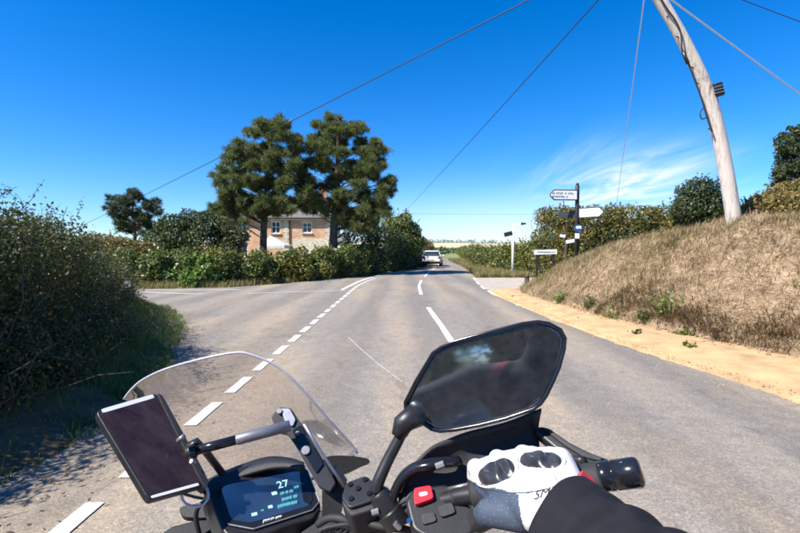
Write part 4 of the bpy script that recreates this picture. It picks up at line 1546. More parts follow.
st = [(-2.10, 0.70, 0.42, 0.72), (-2.06, 0.80, 0.33, 0.95), (-1.9, 0.86, 0.28, 1.02), (-1.2, 0.88, 0.26, 1.0), (0.0, 0.88, 0.24, 0.97), (0.9, 0.88, 0.25, 0.94), (1.6, 0.84, 0.28, 0.84), (1.95, 0.72, 0.34, 0.72), (2.08, 0.55, 0.40, 0.62)]
V, F = loft([car_ring(y, body_prof(w, zb, zt)) for y, w, zb, zt in st])
bd = mesh('body', V, F, 'car_paint', car, smooth=True, local=True)
bevel(bd, 0.02)
gh = [(-2.0, 0.70, 0.98, 1.02), (-1.72, 0.64, 0.97, 1.40), (-1.2, 0.63, 0.97, 1.47), (0.0, 0.62, 0.96, 1.47), (0.45, 0.60, 0.95, 1.38), (1.15, 0.66, 0.90, 0.95)]
V, F = loft([car_ring(y, [(w * 1.2 if z1 - z0 > 0.2 else w * 1.15, z0), (w * 1.02, z1 - 0.05), (w * 0.86, z1)]) for y, w, z0, z1 in gh])
mesh('glasshouse', V, F, 'window_glass', car, smooth=False, local=True)
V, F = loft([car_ring(y, [(w, z0), (w * 0.97, z0 + 0.03)]) for y, w, z0 in ((-1.88, 0.62, 1.40), (-1.75, 0.63, 1.445), (-1.2, 0.65, 1.465), (0.0, 0.64, 1.465), (0.42, 0.62, 1.385))])
mesh('roof', V, F, 'car_paint', car, local=True)
for s in (-1, 1):
    mesh('pillar', *prism([(s * 0.80, -1.98, 0.98), (s * 0.68, -1.70, 1.42), (s * 0.68, -1.45, 1.42), (s * 0.83, -1.35, 0.98)], (s * 0.02, 0, 0)), 'car_paint', car, local=True)
    mesh('tail_light', *prism([(s * 0.84, -2.03, 0.78), (s * 0.60, -2.10, 0.78), (s * 0.62, -2.09, 0.96), (s * 0.83, -2.0, 0.97)], (0, -0.03, 0)), 'tail_red', car, local=True)
    mesh('wing_mirror', *ellipsoid((s * 0.98, 0.65, 1.0), (0.09, 0.06, 0.07)), 'car_paint', car, smooth=True, local=True)
    for yy in (-1.3, 1.3):
        w = mesh('wheel', *tube([(s * 0.68, yy, 0.31), (s * 0.70, yy, 0.31), (s * 0.86, yy, 0.31), (s * 0.89, yy, 0.31)], [0.29, 0.31, 0.31, 0.28], 20), 'rubber', car, local=True)
        mesh('rim', *tube([(s * 0.885, yy, 0.31), (s * 0.90, yy, 0.31)], [0.20, 0.17], 16), 'alloy', w, local=True)
mesh('bumper', *prism([(-0.84, -2.06, 0.30), (0.84, -2.06, 0.30), (0.80, -2.14, 0.40), (0.80, -2.14, 0.52), (-0.80, -2.14, 0.52), (-0.80, -2.14, 0.40)], (0, 0.05, 0)), 'black_plastic', car, local=True)
mesh('number_plate', *box((0, -2.125, 0.66), (0.52, 0.02, 0.11)), 'plate_yellow', car, local=True)

# ================================================================== TELEGRAPH POLES AND CABLES
pb = P(734, 222, 9.0)
pole_path = spline([pb - Vector((-0.10, 0, 1.0)), pb, P(722, 150, 9.0), P(707, 92, 9.0), P(684, 42, 9.0), P(660, 0, 9.0), P(632, -46, 9.0), P(622, -62, 9.0)], 6)
pole = thing('telegraph_pole', tuple(pb), 'weathered leaning wooden telegraph pole on top of the dry bank', 'pole')
L_ = len(pole_path)
V, F = tube(pole_path, [0.140 - 0.045 * i / L_ for i in range(L_)], 18)
mesh('shaft', V, F, 'pole_wood', pole, smooth=True)
side = Vector((-0.16, -0.08, 0))
cb = [P(640, -40, 8.9), P(664, 4, 8.86), P(675, 20, 8.85), P(681, 34, 8.86), P(682, 50, 8.88), P(687, 60, 8.88), P(694, 78, 8.88), P(702, 100, 8.88), P(707, 117, 8.88), P(712, 132, 8.89)]
mesh('riser_cable', *tube(spline(cb, 5), 0.016, 8), 'cable_black', pole, smooth=True)
mesh('cable_guard', *tube([P(683, 52, 8.87), P(688, 64, 8.87)], 0.034, 8), 'black_metal', pole, smooth=True)
lp = [P(704, 107, 8.9), P(700, 113, 8.88), P(702, 119, 8.87), P(707, 117, 8.88)]
mesh('cable_loop', *tube(spline(lp, 5), 0.012, 8), 'cable_black', pole, smooth=True)
jb = mesh('junction_box', *box(P(718, 90, 8.92), (0.16, 0.13, 0.26), Matrix.Rotation(R(-14), 3, 'Y')), 'black_plastic', pole)
bevel(jb, 0.02)
for zz in (-0.06, 0, 0.06):
    mesh('rib', *box(P(718, 90, 8.90) + Vector((0.0, -0.03, zz)), (0.175, 0.06, 0.012), Matrix.Rotation(R(-14), 3, 'Y')), 'grey_metal', jb)
mesh('drop_cable', *tube(spline([P(716, 96, 8.9), P(718, 102, 8.9), P(716, 108, 8.95), P(713, 112, 9.0)], 5), 0.010, 8), 'cable_black', pole, smooth=True)
for px, py in ((671, 18), (680, 38), (693, 68), (699, 84), (712, 130)):
    q = P(px, py, 8.95)
    mesh('step_bolt', *tube([q, q + Vector((-0.09, -0.02, 0.02))], 0.012, 6), 'black_metal', pole)

ptop = P(640, -40, 9.0)


def cable(label, a, b, sag, r, mat, m=28):
    a, b = Vector(a), Vector(b)
    pts = [a.lerp(b, i / m) - Vector((0, 0, sag * 4 * (i / m) * (1 - i / m))) for i in range(m + 1)]
    V, F = tube(pts, r, 14)
    return tag(mesh('overhead_cable', V, F, mat, smooth=True), label, 'cable')


cable('dark overhead cable sweeping from the leaning pole past the pines', P(634, -54, 9.0), P(60, 236, 40), 0.10, 0.014, 'cable_black')
cable('dark overhead cable running along the road to the distant pole', P(640, -46, 9.0), P(406, 210, 60), 0.10, 0.014, 'cable_black')
cable('pale thin cable dropping from the leaning pole behind the trimmed hedge', P(648, -30, 9.0), P(612, 235, 42), 0.15, 0.012, 'cable_pale')  # the sunlit look of this wire is put into its pale colour
cable('pale cable descending from the leaning pole over the bank', P(655, -12, 9.0), P(905, 170, 16), 0.02, 0.016, 'cable_pale')
cable('dark cable from the leaning pole high over the bank', P(640, -39, 9.0), P(1200, 172, 14), 0.02, 0.008, 'cable_black')
cable('faint far cable strung across the road end', P(250, 212, 62), P(640, 214, 66), 0.15, 0.012, 'cable_black')
fb = P(406, 210, 60)
fp = thing('telegraph_pole', (fb.x, 60, 0), 'distant slim telegraph pole behind the pale hawthorn', 'pole')
mesh('shaft', *tube([(fb.x, 60, 0), (fb.x, 60, fb.z + 0.25)], [0.14, 0.10], 10), 'bark_dark', fp, smooth=True)
mesh('crossarm', *box((fb.x, 60, fb.z - 0.1), (0.9, 0.09, 0.09)), 'bark_dark', fp)


# ================================================================== SIGNS
def strokes(o, xd, zd, w, h, rows, seed):
    """Rows of tiny upright strokes, like lettering too small to read."""
    r_ = random.Random(seed)
    parts = []
    xd, zd = Vector(xd).normalized(), Vector(zd).normalized()
    nd = xd.cross(zd)
    rot = Matrix((xd, nd, zd)).transposed()
    rh = h / rows
    for k_ in range(rows):
        x = -w / 2
        while x < w / 2 * (1 if k_ == 0 else 0.55):
            lw_ = rh * r_.uniform(0.30, 0.5)
            hh_ = rh * 0.55
            c = Vector(o) + xd * (x + lw_ / 2) + zd * (h / 2 - rh * (k_ + 0.5))
            parts.append(box(c - xd * lw_ * 0.35, (lw_ * 0.22, 0.006, hh_), rot))
            parts.append(box(c + xd * lw_ * 0.25, (lw_ * 0.22, 0.006, hh_ * r_.choice((1, 0.6))), rot))
            parts.append(box(c + zd * hh_ * r_.choice((-0.38, 0, 0.38)), (lw_ * 0.6, 0.007, hh_ * 0.2), rot))
            x += lw_ * (1.25 if r_.random() > 0.12 else 2.2)
    return join(parts)


def finger(root, a, d, length, h, tip, seed, back=0.0, rows=1):
    """A fingerpost arm: white board in a black rim with a pointed end and lettering."""
    a = Vector(a)
    d = Vector(d).normalized()
    up = Vector((0, 0, 1))
    nd = Vector((d.y, -d.x, 0)).normalized()
    if nd.y > 0:
        nd = -nd
    out = [a + up * h / 2, a + d * (length - tip) + up * h / 2, a + d * length + up * h * 0.12, a + d * length - up * h * 0.12, a + d * (length - tip) - up * h / 2, a - up * h / 2]
    if d.x > 0:
        out = out[::-1]
    c = sum(out, Vector()) / 6
    arm = mesh('arm', *prism([q - nd * 0.012 for q in out], nd * 0.024), 'sign_black', root)
    inn = [c + (q - c) * 0.93 - (up * 0.0) for q in out]
    inn = [Vector((q.x, q.y, c.z + (q.z - c.z) * 0.86)) for q in inn]
    brd = mesh('board', *prism([q + nd * 0.006 for q in inn], nd * 0.016), 'sign_white', arm)
    xd = Vector((1, 0, 0)) if abs(d.x) > 0.1 else d
    xd = d if d.x > 0 else -d
    V, F = strokes(c + nd * 0.026 - d * tip * 0.3, xd, up, length * 0.72, h * (0.42 if rows == 1 else 0.62), rows, seed)
    mesh('lettering', V, F, 'print_dark', arm)['kind'] = 'stuff'
    return arm


fx = P(577, 215, 17)
gzf = float(bank_h(fx.x, 17.0))
fpost = thing('fingerpost', (fx.x, 17.0, gzf), 'black road fingerpost with white pointed arms standing before the trimmed hedge', 'signpost')
ztop = P(577, 185, 17).z
mesh('post', *tube([(fx.x, 17, gzf - 0.3), (fx.x, 17, ztop - 0.04), (fx.x, 17, ztop)], [0.075, 0.075, 0.05], 12), 'sign_black', fpost, smooth=True)
mesh('finial', *ellipsoid((fx.x, 17, ztop + 0.02), (0.06, 0.06, 0.06)), 'sign_black', fpost, smooth=True)
finger(fpost, (fx.x - 0.02, 16.90, P(577, 195.5, 17).z), (-1, -0.10, 0.0), 1.08, 0.40, 0.15, 3, rows=2)
finger(fpost, (fx.x + 0.02, 16.90, P(577, 213.5, 17).z), (0.78, -0.55, 0.02), 0.86, 0.38, 0.14, 5, rows=2)
mesh('arm', *prism([(fx.x, 17.0, P(577, 210, 17).z), (fx.x - 0.52, 17.5, P(577, 211.5, 17).z), (fx.x - 0.52, 17.5, P(577, 217, 17).z), (fx.x, 17.0, P(577, 218, 17).z)], (0.02, 0.03, 0)), 'sign_black', fpost)
rb = mesh('route_disc', *tube([(fx.x + 0.02, 16.90, P(577, 228.5, 17).z), (fx.x + 0.02, 16.87, P(577, 228.5, 17).z)], 0.14, 20), 'sign_blue', fpost)
mesh('symbol', *box((fx.x + 0.02, 16.865, P(577, 227.5, 17).z), (0.20, 0.008, 0.10)), 'sign_white', rb)
mesh('route_plate', *box((fx.x - 0.02, 16.9, P(577, 236, 17).z), (0.16, 0.015, 0.2)), 'sign_white', fpost)
fq = thing('waymarker', (P(566, 245, 17.3).x, 17.3, float(bank_h(6.3, 17.3))), 'low weathered waymarker with small white arms beside the fingerpost', 'signpost')
zq = P(566, 236, 17.3).z
mesh('post', *tube([(fq.location.x, 17.3, fq.location.z - 0.2), (fq.location.x, 17.3, zq + 0.1)], 0.05, 8), 'bark_dark', fq)
mesh('arm', *box((fq.location.x - 0.16, 17.22, zq), (0.2, 0.03, 0.11), Matrix.Rotation(R(8), 3, 'Y')), 'sign_white', fq)
mesh('arm', *box((fq.location.x + 0.15, 17.22, zq - 0.20), (0.36, 0.03, 0.13), Matrix.Rotation(R(-10), 3, 'Y')), 'sign_white', fq)

wx = P(513, 245, 27)
wpost = thing('footpath_signpost', (wx.x, 27, 0), 'slim white footpath signpost on the grass verge past the track', 'signpost')
zt = P(513, 224, 27).z
mesh('post', *tube([(wx.x, 27, -0.1), (wx.x, 27, zt)], [0.085, 0.075], 10), 'white_paint', wpost, smooth=True)
mesh('arm', *box((wx.x + 0.18, 26.95, zt - 0.02), (0.62, 0.04, 0.14)), 'white_paint', wpost)
mesh('arm', *prism([(wx.x + 0.45, 26.9, zt - 0.08), (wx.x + 0.75, 26.9, zt - 0.02), (wx.x + 0.75, 26.9, zt + 0.06), (wx.x + 0.45, 26.9, zt + 0.08)], (0, 0.04, 0)), 'sign_black', wpost)
mesh('arm', *box((wx.x - 0.30, 26.95, P(513, 234, 27).z), (0.5, 0.04, 0.26), Matrix.Rotation(R(-14), 3, 'Y')), 'sign_black', wpost)

nx_ = P(544, 252, 18.4)
gn = float(bank_h(nx_.x, 18.0))
npl = thing('road_nameplate', (nx_.x, 18.2, gn), 'low white road nameplate on short posts at the bank corner', 'sign')
pl = mesh('plate', *box((nx_.x, 18.2, nx_.z), (0.92, 0.03, 0.19), Matrix.Rotation(R(-2), 3, 'Y')), 'sign_white', npl)
for s in (-1, 1):
    mesh('leg', *box((nx_.x + s * 0.33, 18.24, (nx_.z + gn) / 2 - 0.1), (0.07, 0.05, nx_.z - gn + 0.3)), 'sign_black', npl)
V, F = strokes((nx_.x, 18.18, nx_.z), (1, 0, 0), (0, 0, 1), 0.7, 0.1, 1, 9)
mesh('lettering', V, F, 'print_dark', pl)['kind'] = 'stuff'

bx_ = P(527, 275, 19.6)
bol = thing('marker_stump', (bx_.x, 19.6, 0), 'short black wooden marker stump at the track mouth', 'bollard')
mesh('stump', *tube([(bx_.x, 19.6, -0.05), (bx_.x, 19.6, 0.42), (bx_.x + 0.02, 19.6, 0.5)], [0.11, 0.10, 0.05], 9), 'bark_dark', bol)
mesh('band', *tube([(bx_.x, 19.6, 0.34), (bx_.x, 19.6, 0.39)], 0.115, 9), 'black_metal', bol)

vx = P(127, 284, 9.3)
vp = thing('verge_marker', (vx.x, 9.3, 0.2), 'small grey verge marker half buried in the dark hedge corner', 'marker')
mesh('post', *box((vx.x, 9.32, 0.4), (0.07, 0.04, 0.9)), 'bark_dark', vp)
pm_ = mesh('plate', *box((vx.x, 9.28, vx.z), (0.17, 0.02, 0.14)), 'sign_grey', vp)
mesh('reflector', *box((vx.x, 9.262, vx.z + 0.02), (0.05, 0.012, 0.05)), 'sign_white', pm_)

# weeds rooted at the foot of the bank
wspots = [(612, 318, 0.42), (646, 318, 0.22), (668, 312, 0.40), (684, 334, 0.20), (590, 305, 0.22), (560, 300, 0.22), (690, 352, 0.14), (636, 338, 0.12)]
for i, (px, py, h) in enumerate(wspots):
    D_ = 10.0
    for _ in range(12):
        p = P(px, py, D_)
        zz = float(bank_h(p.x, p.y))
        D_ -= (p.z - zz) * -1.2 if p.z < zz else -(p.z - zz) * 1.2
        D_ = min(max(D_, 4), 18)
    p = P(px, py, D_)
    zz = float(bank_h(p.x, p.y))
    rw = np.random.default_rng(300 + i)
    wd = thing('weed_tuft', (p.x, p.y, zz), 'small leafy green weed tuft rooted in the dry bank and sand', 'weed', 'weeds on the dry bank')
    n = 70
    b_ = np.array([p.x, p.y, zz - 0.02]) + rw.normal(size=(n, 3)) * np.array([0.10, 0.10, 0.0]) * (h / 0.3)
    V, F = blades(b_, rw.uniform(0.3, 1.0, n) * h, 0.010, 0.7, rw, 3, 0.35)
    o = mesh('leaf', V, F, 'grass_green', wd)
    o['kind'] = 'stuff'
    lc = np.array([p.x, p.y, zz + h * 0.35]) + rw.normal(size=(150, 3)) * np.array([0.12, 0.12, 0.10]) * (h / 0.3)
    V, F = leaf_quads(lc, unit(150, rw), 0.075, 0.04, rw, 0.7, 0.4)
    o = mesh('broad_leaf', V, F, ('leaf_bramble', 'leaf_dark', 'leaf_laurel')[i % 3], wd)
    o['kind'] = 'stuff'
    V, F = blades(b_[:40] + 0.01, rw.uniform(0.5, 1.1, 40) * h, 0.004, 0.5, rw, 3, 0.3)
    o = mesh('stalk', V, F, 'straw', wd)
    o['kind'] = 'stuff'
#@@BIKE
# ================================================================== MOTORCYCLE
from mathutils.bvhtree import BVHTree
bike = thing('motorcycle', (-0.05, 0.35, 0.0), 'black touring motorcycle leaning into the turn, seen over its handlebar', 'motorcycle')
HEAD = Vector((-0.165, 0.986, 0)).normalized()
BRT = Vector((HEAD.y, -HEAD.x, 0))
LEAN = R(8)
BUP = (Vector((0, 0, 1)) * math.cos(LEAN) - BRT * math.sin(LEAN)).normalized()
BR = HEAD.cross(BUP)


def plate(name, pix, p0, n, thick, mat, parent, bev=0.0, seg=2, lift=0.0):
    """A flat slab whose front face lies on the plane (p0, n), n towards the rider."""
    n = Vector(n).normalized()
    pts = [on_plane(x, y, p0, n) + n * lift for x, y in pix]
    o = mesh(name, *prism(pts, -n * thick), mat, parent)
    if bev:
        bevel(o, bev, seg)
    return o


def roundpoly(pts, r=0.25, m=3):
    """Cut corners of a pixel polygon with small arcs."""
    out = []
    n = len(pts)
    for i in range(n):
        a, b, c = Vector((*pts[i - 1], 0)), Vector((*pts[i], 0)), Vector((*pts[(i + 1) % n], 0))
        p, q = b.lerp(a, r), b.lerp(c, r)
        for k_ in range(m + 1):
            t_ = k_ / m
            w = (1 - t_) ** 2 * p + 2 * t_ * (1 - t_) * b + t_ * t_ * q
            out.append((w.x, w.y))
    return out


# ---- handlebar
barL, barR = P(452, 499, 0.572), P(600, 478.5, 0.495)
bend = [P(395, 512, 0.60), P(425, 500, 0.585), barL, barR]
hb_ = mesh('handlebar', *tube(spline([P(230, 566, 0.60), P(330, 556, 0.62), P(380, 528, 0.605), P(418, 508, 0.59), barL, P(470, 495, 0.562), barR], 6), 0.0112, 16), 'black_metal', bike, smooth=True)
mesh('handlebar', *tube(spline([P(230, 566, 0.60), P(120, 590, 0.62), P(60, 590, 0.60), P(-30, 600, 0.56), P(-160, 606, 0.52)], 6), 0.0112, 16), 'steel_rod', bike, smooth=True)
gax = (barR - barL).normalized()
g0, g1 = P(474, 494.5, 0.560), P(603, 478.3, 0.494)
gr = mesh('grip', *tube([g0, g0 + gax * 0.003, g1 - gax * 0.003, g1], [0.016, 0.0178, 0.0178, 0.016], 18), 'rubber', bike, smooth=True)
b0, b1 = P(594, 477.6, 0.499), P(642, 471.5, 0.480)
bx_d = (b1 - b0).normalized()
prof = [(0, 0.0135), (0.002, 0.0160), (0.40, 0.0160), (0.41, 0.0150), (0.43, 0.0150), (0.44, 0.0160), (0.90, 0.0160), (0.96, 0.0148), (1.0, 0.0108)]
Lb = (b1 - b0).length
bw = mesh('bar_end', *tube([b0 + bx_d * Lb * t_ for t_, _ in prof], [r for _, r in prof], 24), 'gloss_black', bike, smooth=True)
lg0, lg1 = P(-20, 599, 0.565), P(-160, 606, 0.52)
mesh('grip', *tube([lg0, lg1], 0.0175, 16), 'rubber', bike, smooth=True)

mesh('throttle_cable', *tube([P(448, 489, 0.578), P(474, 483, 0.572)], 0.0026, 10), 'alloy', bike, smooth=True)
# ---- right switch housing
sw_n = Vector((-0.08, -0.55, 0.83)).normalized()
sw0 = P(440, 503, 0.565)
sw = plate('switch_housing', roundpoly([(405, 500), (414, 487), (446, 483), (460, 492), (470, 505), (478, 512), (474, 534), (440, 545), (412, 530)], 0.22), sw0, sw_n, 0.042, 'black_plastic', bike, 0.006, 3)
ks = plate('kill_switch', roundpoly([(414, 491), (431, 488), (434, 501), (415, 508)], 0.18), sw0, sw_n, 0.014, 'red_switch', sw, 0.0022, 3, lift=0.008)
plate('symbol', roundpoly([(419, 496), (427, 494.5), (428, 498), (420, 500)], 0.3), sw0, sw_n, 0.0006, 'white_paint', ks, lift=0.0086)
plate('switch_button', roundpoly([(437, 507), (452, 503), (456, 514), (441, 519)], 0.25), sw0, sw_n, 0.008, 'grain_plastic', sw, 0.0015, 2, lift=0.004)
plate('switch_button', roundpoly([(420, 515), (434, 512), (437, 522), (423, 526)], 0.25), sw0, sw_n, 0.006, 'grain_plastic', sw, 0.0015, 2, lift=0.003)
for px, py in ((409, 521), (463, 501)):
    c_ = on_plane(px, py, sw0, sw_n)
    mesh('screw', *tube([c_, c_ + sw_n * 0.002], 0.0032, 10), 'chrome', sw)

# ---- brake reservoir and mirror clamp
rs_n = Vector((-0.12, -0.38, 0.92)).normalized()
rs0 = P(358, 494, 0.60)
rs = plate('brake_reservoir', roundpoly([(341, 502), (346, 484), (367, 477), (380, 490), (376, 508), (350, 516)], 0.2), rs0, rs_n, 0.045, 'grain_plastic', bike, 0.004, 3)
plate('reservoir_lid', roundpoly([(342, 500), (347, 485), (367, 478), (378, 489), (374, 503), (350, 511)], 0.2), rs0, rs_n, 0.006, 'black_plastic', rs, 0.002, 2, lift=0.006)
for px, py in ((351, 488), (366, 483), (352, 502), (370, 497), (359, 492)):
    c_ = on_plane(px, py, rs0, rs_n)
    mesh('lid_screw', *tube([c_ + rs_n * 0.005, c_ + rs_n * 0.0085], [0.0042, 0.0034], 10), 'gloss_black', rs, smooth=False)
cl0, cl1 = P(377, 492, 0.592), P(398, 524, 0.585)
cm = mesh('mirror_clamp', *tube([cl0, cl0.lerp(cl1, 0.1), cl0.lerp(cl1, 0.55), cl0.lerp(cl1, 0.56), cl1], [0.0125, 0.0150, 0.0162, 0.0182, 0.0182], 20), 'black_metal', bike, smooth=True)
bevel(cm, 0.001, 2)
mesh('clamp_bolt', *tube([P(372, 513, 0.575), P(379, 511, 0.575)], 0.0045, 8), 'steel_rod', cm)
mesh('clamp_bolt', *tube([P(395, 523, 0.566), P(400, 528, 0.566)], 0.004, 8), 'alloy', cm)

# ---- mirror: stalk, ball joint, housing, bezel, glass
mir = mesh('mirror_stalk', *tube(spline([P(376, 491, 0.59), P(379, 480, 0.592), P(388, 460, 0.60), P(398, 441, 0.605), P(403, 431, 0.606)], 6), [0.0088 - 0.0016 * i / 24 for i in range(25)], 18), 'black_metal', bike, smooth=True)
jn = mesh('ball_joint', *join([ellipsoid(P(402, 429, 0.606), (0.011, 0.011, 0.013)), tube([P(398, 436, 0.604), P(403, 424, 0.607), P(411, 417, 0.61), P(424, 420, 0.612)], [0.0095, 0.0145, 0.0165, 0.008], 16)]), 'black_plastic', mir, smooth=True)
m0 = P(485, 376, 0.60)
aim = Vector((-0.22, -0.25, 1.32))
mn = ((aim - m0).normalized() - (m0 - Vector((0, 0, CAM_H))).normalized()).normalized()
mo = [(403.5, 402), (414, 381), (431.5, 352), (440, 346), (451, 341), (487, 331), (522, 322), (538, 320), (550, 322), (562, 328.5), (567, 338), (566, 350), (561, 368), (555, 382), (548, 396.5), (542, 405), (534, 411), (506, 420.5), (480, 427), (456, 431.5), (440, 433), (431, 431), (409.5, 416), (404, 409)]
mc = (sum(p[0] for p in mo) / len(mo), sum(p[1] for p in mo) / len(mo))


def inset(pix, d):
    out = []
    n = len(pix)
    for i in range(n):
        a, b, c_ = Vector(pix[i - 1]), Vector(pix[i]), Vector(pix[(i + 1) % n])
        t_ = (c_ - a).normalized()
        nrm = Vector((-t_.y, t_.x))
        if nrm.dot(Vector(mc) - b) < 0:
            nrm = -nrm
        out.append(tuple(b + nrm * d))
    return out


def mpts(pix, lift):
    return [on_plane(x, y, m0, mn) + mn * lift for x, y in pix]


hs_rings = [mpts(inset(mo, 26), -0.046), mpts(inset(mo, 12), -0.038), mpts(inset(mo, 3), -0.018), mpts(mo, -0.004)]
mesh('mirror_housing', *loft(hs_rings), 'grain_plastic', mir, smooth=True)
bz = mesh('mirror_bezel', *loft([mpts(mo, -0.005), mpts(mo, 0.0005), mpts(inset(mo, 0.8), 0.0018), mpts(inset(mo, 3.4), 0.0016), mpts(inset(mo, 4.2), -0.002)], caps=False), 'gloss_black', mir, smooth=True)
gl_p = inset(mo, 3.9)
cen3 = sum(mpts(gl_p, 0), Vector()) / len(gl_p)
rings = []
for f_ in (1.0, 0.97, 0.75, 0.5, 0.25, 0.06):
    rings.append([cen3 + (p - cen3) * f_ + mn * (0.0012 * (1 - f_ * f_) - 0.0012) for p in mpts(gl_p, 0)])
mesh('mirror_glass', *loft(rings), 'mirror_glass', mir, smooth=True)

# ---- hand guard
top = [(399, 492, 0.585), (408, 471, 0.59), (429, 448, 0.605), (450, 438, 0.615), (469, 431, 0.622), (505, 422, 0.626), (541, 408, 0.618)]
bot = [(400, 506, 0.585), (414, 500, 0.585), (440, 494, 0.59), (460, 491, 0.592), (480, 488, 0.595), (512, 480, 0.597), (543, 466, 0.594)]
nv = 7
rows = []
for k_ in range(nv + 1):
    t_ = k_ / nv
    r_ = []
    for a, b in zip(top, bot):
        p = P(*a).lerp(P(*b), t_) + Vector((0, 0.016 * math.sin(math.pi * t_), 0))
        r_.append(p)
    rows.append(spline(r_, 4))
nc = len(rows[0])
V = [p for r_ in rows for p in r_]
F = [[r_ * nc + c, r_ * nc + c + 1, (r_ + 1) * nc + c + 1, (r_ + 1) * nc + c] for r_ in range(nv) for c in range(nc - 1)]
hg = mesh('hand_guard', V, F, 'grain_plastic', bike, smooth=True)
so = hg.modifiers.new('s', 'SOLIDIFY')
so.thickness = 0.004
sp_n = Vector((-0.25, -0.55, 0.80)).normalized()
sp0 = P(572, 448, 0.575)
spar = plate('guard_spar', [(533, 430), (539, 425), (550, 428), (570, 442), (590, 452), (611, 459), (611, 466), (596, 472), (584, 470), (566, 457), (552, 446)], sp0, sp_n, 0.020, 'black_plastic', hg, 0.005, 3)
plate('spar_ridge', [(541, 427.5), (550, 430), (570, 444), (590, 454), (604, 459), (600, 462.5), (583, 458), (562, 445)], sp0, sp_n, 0.006, 'grain_plastic', spar, 0.002, 2, lift=0.004)
mesh('guard_bolt', *tube([P(436, 467, 0.574), P(444, 464, 0.574)], 0.005, 8), 'steel_rod', hg)
mesh('guard_arm', *tube(spline([P(390, 512, 0.59), P(394, 494, 0.592), P(402, 478, 0.592), P(414, 468, 0.59), P(430, 464, 0.585), P(446, 462, 0.588), P(458, 461, 0.60)], 5), 0.0092, 14, flat=0.7), 'gloss_black', hg, smooth=True)
# brake lever in front of the grip
mesh('brake_lever', *tube(spline([P(432, 492, 0.60), P(455, 480, 0.612), P(500, 471, 0.60), P(560, 462, 0.57), P(585, 462, 0.55)], 5), 0.0058, 10, flat=1.4), 'black_metal', bike, smooth=True)

# ---- instrument panel
dn = Vector((0.2303, -0.2745, 0.9336)).normalized()
d0 = P(268, 497, 0.66)
cas = plate('instrument_case', roundpoly([(204, 484), (214, 476), (262, 459), (292, 460), (306, 464), (322, 506), (314, 518), (285, 526), (254, 540), (224, 534)], 0.18), d0, dn, 0.045, 'black_plastic', bike, 0.006, 3)
plate('instrument_bezel', roundpoly([(216, 486), (294, 470), (306, 468), (319.5, 503), (312, 512), (285, 520.5), (252, 531.5), (227, 526)], 0.15), d0, dn, 0.003, 'gloss_black', cas, 0.001, 2, lift=0.0022)
lcd = plate('display', roundpoly([(220, 487.5), (296, 472.5), (304, 474), (313, 500), (308, 507), (284, 514), (251, 524), (231, 521)], 0.15), d0, dn, 0.0006, 'lcd', cas, lift=0.0030)
# grey trim line round the right end of the glass
mesh('trim_line', *tube([on_plane(x, y, d0, dn) + dn * 0.003 for x, y in ((296, 469.5), (306, 469), (319, 503), (312, 511.5), (286, 520), (253, 530.5), (229, 526))], 0.0009, 6), 'grey_metal', cas)
dxd = (on_plane(300, 469, d0, dn) - on_plane(220, 487, d0, dn)).normalized()
dyd = dn.cross(dxd).normalized()
mpx = (on_plane(300, 480, d0, dn) - on_plane(240, 480, d0, dn)).length / 60


def dash_text(s, px, py, hpx, mat, stretch=1.0):
    V, F = text_geo(s, hpx * mpx * 1.45, on_plane(px, py, d0, dn) + dn * 0.0036, dxd, dyd, 0.0001)
    return mesh('digits', V, F, mat, lcd)


dash_text('27', 282.5, 486, 8.5, 'lcd_digits')
for px, py, w_, h_, sd in ((286, 494.5, 12, 3.0, 31), (289, 500.0, 15, 4.0, 32), (287, 506.5, 19, 4.2, 33), (296, 489, 5, 2.6, 34)):
    V, F = strokes(on_plane(px, py, d0, dn) + dn * 0.0034, dxd, dyd, w_ * mpx, h_ * mpx, 1, sd)
    mesh('small_print', V, F, 'lcd_faint', lcd)['kind'] = 'stuff'
plate('display_end', roundpoly([(299, 473.5), (304, 474), (313, 500), (309, 506), (303, 503)], 0.15), d0, dn, 0.0004, 'gloss_black', lcd, lift=0.0033)
for px, py, w_, h_ in ((274, 495, 5, 3.4), (270, 508.5, 4, 3), (254, 516, 5, 3), (262, 512, 2.5, 1.6)):
    c_ = on_plane(px, py, d0, dn) + dn * 0.0037
    rot = Matrix((dxd, dyd, dn)).transposed()
    mesh('icon', *box(c_, (w_ * mpx, h_ * mpx, 0.0003), rot), 'lcd_digits' if w_ > 3.8 else 'lcd_faint', lcd)
V, F = strokes(on_plane(272, 521.2, d0, dn) + dn * 0.0032, dxd, dyd, 17 * mpx, 2.6 * mpx, 1, 21)
o = mesh('lettering', V, F, 'white_paint', cas)
o['kind'] = 'stuff'
# visor over the panel
vtop = [P(206, 482, 0.70), P(224, 473, 0.715), P(250, 463, 0.725), P(270, 458, 0.725), P(290, 459.5, 0.715), P(304, 464, 0.70)]
vbot = [P(212, 488, 0.67), P(228, 481, 0.68), P(252, 473, 0.685), P(272, 468, 0.685), P(291, 467, 0.68), P(304, 469, 0.67)]
a_s, b_s = spline(vtop, 4), spline(vbot, 4)
nc = len(a_s)
vz = mesh('visor', a_s + b_s, [[c, c + 1, nc + c + 1, nc + c] for c in range(nc - 1)], 'grain_plastic', cas, smooth=True)
so = vz.modifiers.new('s', 'SOLIDIFY')
so.thickness = 0.006
so.offset = 0

